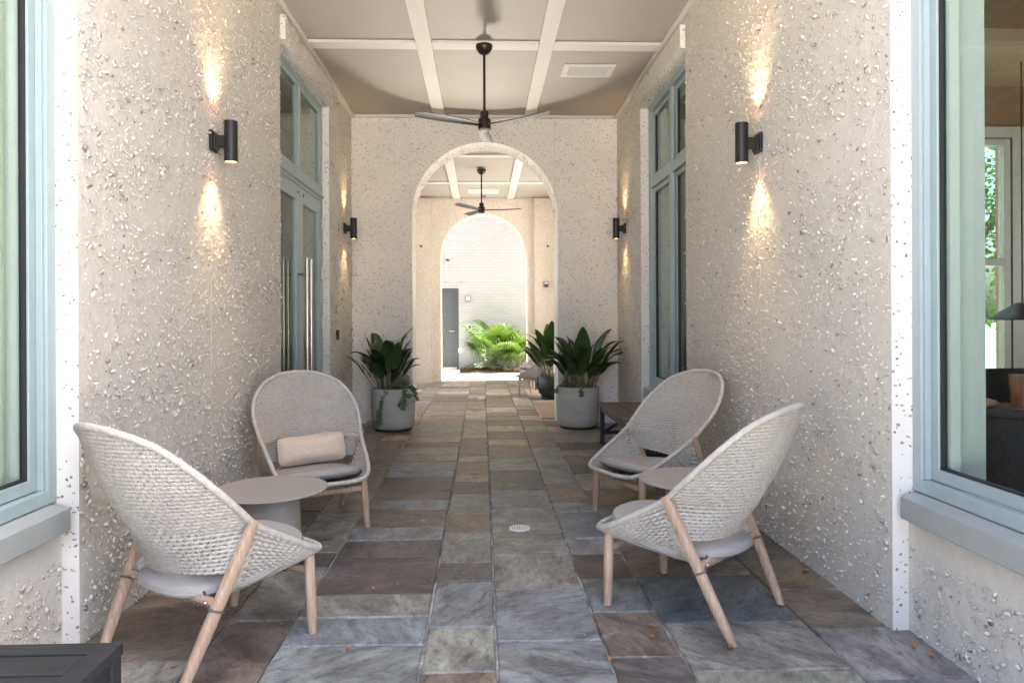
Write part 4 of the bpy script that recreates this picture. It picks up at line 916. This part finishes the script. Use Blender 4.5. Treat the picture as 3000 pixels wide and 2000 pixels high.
planter(-1.055, 8.12, 'grey concrete planter with ivy trailing down its front'); planter(1.14, 8.16, 'grey concrete planter standing beside the brown bench')
aspidistra((-1.13, 8.12, .45), 34, 1.0, 'dark aspidistra in the planter with trailing ivy', .98, seed=11)
aspidistra((1.20, 8.16, .45), 38, 1.1, 'dark aspidistra in the planter beside the brown bench', 1.0, seed=5)
ivy((-1.055, 8.12, .48), [(.10, -.06, .10, .11, 220), (.15, -.10, .02, .09, 130), (.02, -.12, .06, .06, 60), (.14, -.25, -.14, .06, 110), (.21, -.21, -.06, .04, 40)],
    [[(.04, -.18, .02), (-.03, -.255, .0), (-.10, -.262, -.12), (-.14, -.255, -.26), (-.15, -.26, -.34), (-.25, -.22, -.36), (-.33, -.2, -.40)], [(.2, -.12, .02), (.26, -.14, .0), (.29, -.15, -.12)], [(-.10, -.262, -.12), (-.13, -.262, -.3), (-.12, -.262, -.37)], [(.14, -.2, .02), (.16, -.262, -.05), (.13, -.265, -.2)]],
    'variegated ivy trailing down the front of a grey planter', 4, (.12, .0, .02, .22, 70))
ivy((1.14, 8.16, .48), [(-.15, -.08, .02, .07, 110), (.0, -.14, .02, .07, 100), (-.06, -.16, .0, .05, 50)], [[(.02, -.2, .02), (.0, -.26, -.01), (.01, -.265, -.07)], [(-.2, -.1, .0), (-.26, -.08, -.02), (-.27, -.08, -.05)]],
    'low ivy and yellow-green fern at the foot of the aspidistra by the bench', 9, (-.13, -.02, .0, .24, 80))
o = thing('round_pot', 'black round bowl pot past the arch holding a leafy plant', 'pot', (1.17, 11.15, .001))
MB().lathe([(.19, .03), (.25, .10), (.285, .20), (.288, .27), (.27, .35), (.255, .372), (.24, .372), (.235, .36), (.235, .3)], 56).build('bowl', M['pot'], o, smooth=True, angle=40); MB().lathe([(.20, 0), (.215, .006), (.215, .03), (.19, .035)], 48).build('saucer', M['dark'], o, smooth=True, angle=40)
MB().lathe([(0, .335), (.236, .33)], 32).build('soil', M['soil'], o)
aspidistra((1.17, 11.15, .33), 44, 1.3, 'bright green aspidistra in the black round pot past the arch', 1.22, seed=21)
ivy((1.17, 11.15, .36), [(-.18, -.08, .03, .09, 150), (-.26, -.03, -.08, .06, 70), (-.05, -.18, .03, .06, 70)], [[(-.2, -.05, .02), (-.28, -.05, -.05), (-.30, -.05, -.2)]], 'ivy spilling over the rim of the black round pot', 13)

# fan palms
def frond_mesh(seed, droop):
    rs = random.Random(seed); mb = MB(); n = 30; Rf = .42
    st = [(0, 0, 0), (.02, 0, .16), (.05, 0, .30), (.09, 0, .42)]; mb.tube([tuple(p) for p in spline(st, 8)], .006, 5)
    o = Vector((.09, 0, .42)); ax = Vector((.45, 0, .9)).normalized(); nr = Vector((.9, 0, -.45)).normalized(); sd_ = Vector((0, 1, 0))
    for i in range(n):
        a = R(-150+300*i/(n-1)); d = ax*math.cos(a)+sd_*math.sin(a); L = Rf*(.72+.28*math.cos(a*.6))*rs.uniform(.9, 1.06); sp = nr.cross(d).normalized(); vs = []
        for k in range(8):
            q = k/7; wd = .0150*min(1, q*2.6+.08)*(1-max(0, q-.32)/.69)**1.15+.0006
            p = o+d*L*q+nr*(.05*L*math.sin(q*1.4))+Vector((0, 0, -1))*droop*L*max(0, q-.45)**2*1.6*rs.uniform(.8, .95)
            vs += [p-sp*wd, p+nr*wd*.45, p+sp*wd]
        fs = []
        for k in range(7): b = k*3; fs += [(b, b+1, b+4, b+3), (b+1, b+2, b+5, b+4)]
        mb.add(vs, fs)
    return mb.mesh('frond', M['palm'], False)
FR = [frond_mesh(i, [.5, .9, 1.3, .7][i]) for i in range(4)]
def palm(x, y, n, sc, label, seed, lean):
    rs = random.Random(seed); t = thing('fan_palm', label, 'palm', (x, y, .05), 0, 'fan palms by the white brick wall')
    MB().tube([(0, 0, -.05), (0, 0, .08), (.01, 0, .15)], [.05, .045, .03], 8).build('trunk', M['bark'], t)
    for i in range(n):
        q = (i+.5)/n; az = i*2.399+rs.uniform(-.25, .25); o = link('frond', FR[i % 4], t); o.location = (0, 0, .08)
        o.rotation_euler = (rs.uniform(-.2, .2), .05+1.15*q*lean, az); s_ = sc*rs.uniform(.85, 1.12)*(1.08-.2*q); o.scale = (s_,)*3
palm(.28, 17.04, 12, 1.80, 'tall fan palm standing clear of the arch jamb in the mulch bed', 2, .52); palm(.92, 17.08, 11, 1.40, 'fan palm half hidden behind the arch jamb and black pot', 6, .6); palm(.55, 16.99, 6, .85, 'low fan palm between two taller palms', 8, .95)
rs = random.Random(5); mb = MB()
for _ in range(2600):
    x = rs.triangular(-.5, .72, -.05); y = rs.uniform(16.93, 17.32); hh = .16*max(0, 1-((x-.05)/.62)**2)*max(.25, 1-((y-17.12)/.26)**2); leafbits(rs, mb, (x, y, .06+hh*rs.uniform(.5, 1.05)), (rs.gauss(0, .5), -.5+rs.gauss(0, .4), .8), rs.uniform(.012, .022))
o = mb.build('ground_cover', M['cover']); tag(o, 'variegated white and green ground cover at the foot of the palms', 'ground cover', kind='stuff')
mb = MB()
for _ in range(900):
    x, y = rs.uniform(-.5, 3.8), rs.uniform(16.92, 17.45); leafbits(rs, mb, (x, y, .05+rs.uniform(0, .06)), (rs.gauss(0, .6), rs.gauss(0, .6), 1), rs.uniform(.012, .035))
o = mb.build('bark_mulch', M['mulch']); tag(o, 'loose brown bark mulch in the bed', 'mulch', kind='stuff')

# dry leaves on the floor
for i, (x, y) in enumerate([(1.655, 3.443), (1.63, 2.994), (1.69, 2.627), (1.71, 2.555), (1.295, 3.396), (.968, 2.649), (-.529, 3.302), (.529, 4.003), (.47, 2.867), (.684, 2.75), (.709, 2.85), (.479, 2.574), (.808, 3.118), (-1.155, 2.587), (-.858, 2.936), (-.996, 4.366), (-.533, 2.703), (-.795, 6.808), (.824, 7.286)]):
    rs = random.Random(i); mb = MB(); L = rs.uniform(.010, .019); n = 7; vs = []
    for k in range(n+1):
        q = k/n; wd = L*.55*math.sin(math.pi*min(.97, q*.9+.06)); z = .004+.012*(q-.5)**2*rs.uniform(.5, 2)+.004
        vs += [((q-.5)*2*L, -wd, z+.004), ((q-.5)*2*L, 0, z), ((q-.5)*2*L, wd, z+.003)]
    fs = []
    for k in range(n): b = k*3; fs += [(b, b+1, b+4, b+3), (b+1, b+2, b+5, b+4)]
    mb.add(vs, fs); o = mb.build('fallen_leaf', M['dleaf'], smooth=True, loc=(x, y, 0)); o.rotation_euler = (0, 0, rs.random()*6.28); tag(o, 'small dry orange leaf fallen on the flagstones', 'leaf', 'dry leaves scattered on the flagstones')

# ------------------------------------------------------------------ what shows behind the glass
MB().box(XL-.40, XL-.165, YN-.10, YN-.001, .604, 3.4).build('jamb', M['jamb'], lrm)
cu = MB().grid(lambda u, v_: (-1.80-.42*u, 2.625+.022*math.sin(u*52)+.012*math.sin(u*23+1), .62+v_*2.75), 160, 4).build('sheer_curtain', M['curtain'], smooth=True); tag(cu, 'pale sheer curtain hanging behind the large pane', 'curtain')
o = MB().lathe([(0, .60), (.05, .605), (.062, .64), (.062, .78), (.05, .82), (.03, .84), (.03, .90)], 24).build('red_vase', M['red'], smooth=True, angle=40, loc=(-1.93, 2.44, .02)); tag(o, 'red vase behind the large pane at the black bench side', 'vase')
MB().box(-.07, .07, -.3, .3, 0, .60).build('vase_ledge', M['room'], lrm, loc=(-1.95, 2.4, 0))
t = thing('dining_table', 'dark wooden table inside the room behind the pane', 'table', (3.75, 4.45, 0)); MB().lathe([(0, .71), (.68, .71), (.70, .72), (.70, .745), (0, .745)], 48).build('table_top', M['roomw'], t, smooth=True, angle=40); MB().lathe([(.28, 0), (.28, .02), (.05, .06), (.045, .71)], 24).build('pedestal', M['black'], t, smooth=True, angle=40)
t = thing('cup', 'copper-coloured tumbler on the table inside the room', 'cup', (3.30, 4.10, .746)); MB().lathe([(.033, 0), (.036, .004), (.047, .19), (.044, .19), (.035, .02)], 32).build('body', M['orange'], t, smooth=True, angle=40); MB().lathe([(.048, .188), (.048, .20), (0, .203)], 32).build('lid', M['skin'], t)
t = thing('laptop', 'dark laptop open on the table inside the room', 'laptop', (3.32, 4.42, .746)); MB().box(-.16, .16, -.11, .11, 0, .016).build('keyboard_base', M['dark'], t); o = MB().box(-.16, .16, -.004, .004, 0, .22).build('screen', M['dark'], t, loc=(0, -.112, .014)); o.rotation_euler = (R(15), 0, 0)
for i, (x, y, a) in enumerate(((4.05, 4.75, .3), (3.7, 4.86, -.2), (4.15, 4.35, .8))):
    o = MB().box(-.15, .15, -.105, .105, 0, .003).build('paper_sheet', M['paper'], loc=(x, y, .746)); o.rotation_euler = (0, 0, a); tag(o, 'white paper sheet lying on the table inside the room', 'paper', 'papers on the indoor table')
t = thing('wicker_chair', 'dark wicker tub chair inside the room behind the pane', 'chair', (2.72, 3.22, 0), R(-40))
def tub(u, v_):
    a = R(-120+240*u)-math.pi/2; r_ = .31+.05*v_; z = .30+(.56-.16*abs(2*u-1)**2.2)*v_; return (r_*math.cos(a), r_*math.sin(a), z)
o = MB().grid(tub, 60, 24).build('back', M['wicker'], t, smooth=True); md = o.modifiers.new('solid', 'SOLIDIFY'); md.thickness = .035
MB().tube([tub(i/50, 1) for i in range(51)], .024, 8).build('top_roll', M['wicker'], t, smooth=True)
MB().lathe([(0, .30), (.29, .30), (.31, .33), (.30, .38), (.26, .41), (0, .42)], 32).build('seat', M['wicker'], t, smooth=True)
for a in (45, 135, 225, 315): MB().tube([(.22*math.cos(R(a)), .22*math.sin(R(a)), .30), (.25*math.cos(R(a)), .25*math.sin(R(a)), 0)], .018, 8).build('leg', M['wicker'], t)
t = thing('pendant_lamp', 'dark cone pendant shade inside the room', 'lamp', (4.55, 5.6, 0)); MB().lathe([(.04, 1.42), (.26, 1.28), (.255, 1.275), (.036, 1.41)], 32).build('shade', M['bronze'], t, smooth=True, angle=40); MB().tube([(0, 0, 1.41), (0, 0, 3.45)], .006, 6).build('cord', M['dark'], t)
# person at the indoor table: one skinned body
def person(loc, rz):
    t = thing('person', 'person seated at the indoor table, forearm resting on it', 'person', loc, rz)
    J = {'pel': (0, 0, .50, .14), 'wai': (0, .02, .68, .125), 'che': (0, .06, .90, .145), 'nek': (0, .08, 1.08, .055), 'hd0': (0, .09, 1.16, .075), 'hd1': (0, .11, 1.25, .088), 'hd2': (0, .10, 1.33, .07)}
    E_ = [('pel', 'wai'), ('wai', 'che'), ('che', 'nek'), ('nek', 'hd0'), ('hd0', 'hd1'), ('hd1', 'hd2')]
    for s_, n_ in ((-1, 'l'), (1, 'r')):
        J[n_+'sh'] = (s_*.18, .06, 1.0, .062); J[n_+'el'] = (s_*.27, .16, .79, .045); J[n_+'wr'] = (s_*.17, .40, .775, .030); J[n_+'ha'] = (s_*.13, .48, .775, .034)
        J[n_+'hi'] = (s_*.10, .05, .49, .095); J[n_+'kn'] = (s_*.12, .45, .50, .065); J[n_+'an'] = (s_*.12, .42, .09, .042); J[n_+'to'] = (s_*.13, .58, .035, .035)
        E_ += [('che', n_+'sh'), (n_+'sh', n_+'el'), (n_+'el', n_+'wr'), (n_+'wr', n_+'ha'), ('pel', n_+'hi'), (n_+'hi', n_+'kn'), (n_+'kn', n_+'an'), (n_+'an', n_+'to')]
        for k, (dx, dy, dz_) in enumerate(((-.035, .075, 0), (-.015, .09, 0), (.005, .09, 0), (.022, .08, 0), (-.055, .02, 0))):
            J[n_+'f%d' % k] = (s_*(.13-dx*-1), .48+dy, .765, .0095); E_.append((n_+'ha', n_+'f%d' % k))
    ks = list(J); me = bpy.data.meshes.new('body'); me.from_pydata([J[k][:3] for k in ks], [(ks.index(a), ks.index(b)) for a, b in E_], [])
    o = link('body', me, t); o.modifiers.new('skin', 'SKIN'); 
    if not me.skin_vertices:
        bpy.context.view_layer.objects.active = o; bpy.ops.object.modifier_remove(modifier='skin'); o.select_set(True); bpy.ops.object.modifier_add(type='SKIN')
    for i, k in enumerate(ks): sv_ = me.skin_vertices[0].data[i]; sv_.radius = (J[k][3],)*2; sv_.use_root = (k == 'pel')
    sb = o.modifiers.new('sub', 'SUBSURF'); sb.levels = 2; sb.render_levels = 2
    me.materials.append(M['skin'])
    # clothing and hair
    MB().lathe([(.175, .40), (.165, .62), (.17, .80), (.195, .95), (.16, 1.04), (.075, 1.09)], 28, (0, .05, 0)).tube([(-.18, .06, 1.0), (-.235, .12, .88)], [.078, .07], 14).tube([(.18, .06, 1.0), (.235, .12, .88)], [.078, .07], 14).build('shirt', M['shirt'], t, smooth=True)
    MB().tube([(-.10, .03, .50), (-.12, .44, .51), (-.12, .44, .40), (-.12, .42, .12)], [.112, .085, .08, .06], 14).tube([(.10, .03, .50), (.12, .44, .51), (.12, .44, .40), (.12, .42, .12)], [.112, .085, .08, .06], 14).build('trousers', M['door'], t, smooth=True)
    MB().grid(lambda u, v_: (.098*math.cos(6.2832*u)*math.sin(v_*1.75), .07+.115*math.sin(6.2832*u)*math.sin(v_*1.75)-.02*v_, 1.27+.125*math.cos(v_*1.75)), 28, 12, wrapu=True).build('hair', M['hair'], t, smooth=True)
    for s_ in (-1, 1): MB().lathe([(0, .006), (.008, .004), (.010, 0)], 10).build('eye', M['dark'], t, loc=(s_*.033, .195, 1.255)).rotation_euler = (R(-90), 0, 0)
    MB().tube([(0, .20, 1.25), (0, .222, 1.215), (0, .205, 1.205)], [.008, .013, .008], 8).build('nose', M['skin'], t, smooth=True); MB().tube([(-.025, .192, 1.178), (0, .20, 1.176), (.025, .192, 1.178)], .005, 6).build('mouth', M['red'], t, smooth=True)
    return t
person((2.62, 4.12, 0), R(-75))
t = thing('room_seat', 'plain wooden seat under the person in the room', 'chair', (2.62, 4.12, 0), R(-75)); MB().box(-.22, .22, -.2, .24, .36, .40).build('seat', M['roomw'], t, bevel=.01)
for a, b in ((-.19, -.17), (.19, -.17), (-.19, .2), (.19, .2)): MB().box(a-.02, a+.02, b-.02, b+.02, 0, .36).build('leg', M['roomw'], t)
# tree outside the room window
t = thing('tree', 'leafy green tree outside the far room window', 'tree', (6.7, 9.2, -.1)); MB().tube([(0, 0, 0), (.05, 0, 1.2), (.0, .1, 2.2), (.2, .2, 3.4)], [.16, .13, .11, .05], 10).tube([(.0, .1, 1.9), (-.5, -.2, 2.6), (-.9, -.4, 3.2)], [.07, .05, .02], 8).tube([(.0, .1, 2.1), (.6, .3, 2.8), (1.0, .2, 3.3)], [.07, .05, .02], 8).build('trunk', M['bark'], t, smooth=True)
rs = random.Random(9); mb = MB(); cl = [(rs.gauss(0, .8), rs.gauss(0, .7), rs.uniform(1.3, 4.2), rs.uniform(.3, .55)) for _ in range(26)]
for x, y, z, r_ in cl:
    for _ in range(130):
        d = Vector((rs.gauss(0, 1), rs.gauss(0, 1), rs.gauss(0, 1))).normalized(); leafbits(rs, mb, Vector((x, y, z))+d*r_*rs.uniform(.5, 1.1), d+Vector((0, 0, .6)), rs.uniform(.03, .055))
tag(mb.build('crown', M['tleaf'], t), kind='stuff')
print('flagstones', nst)
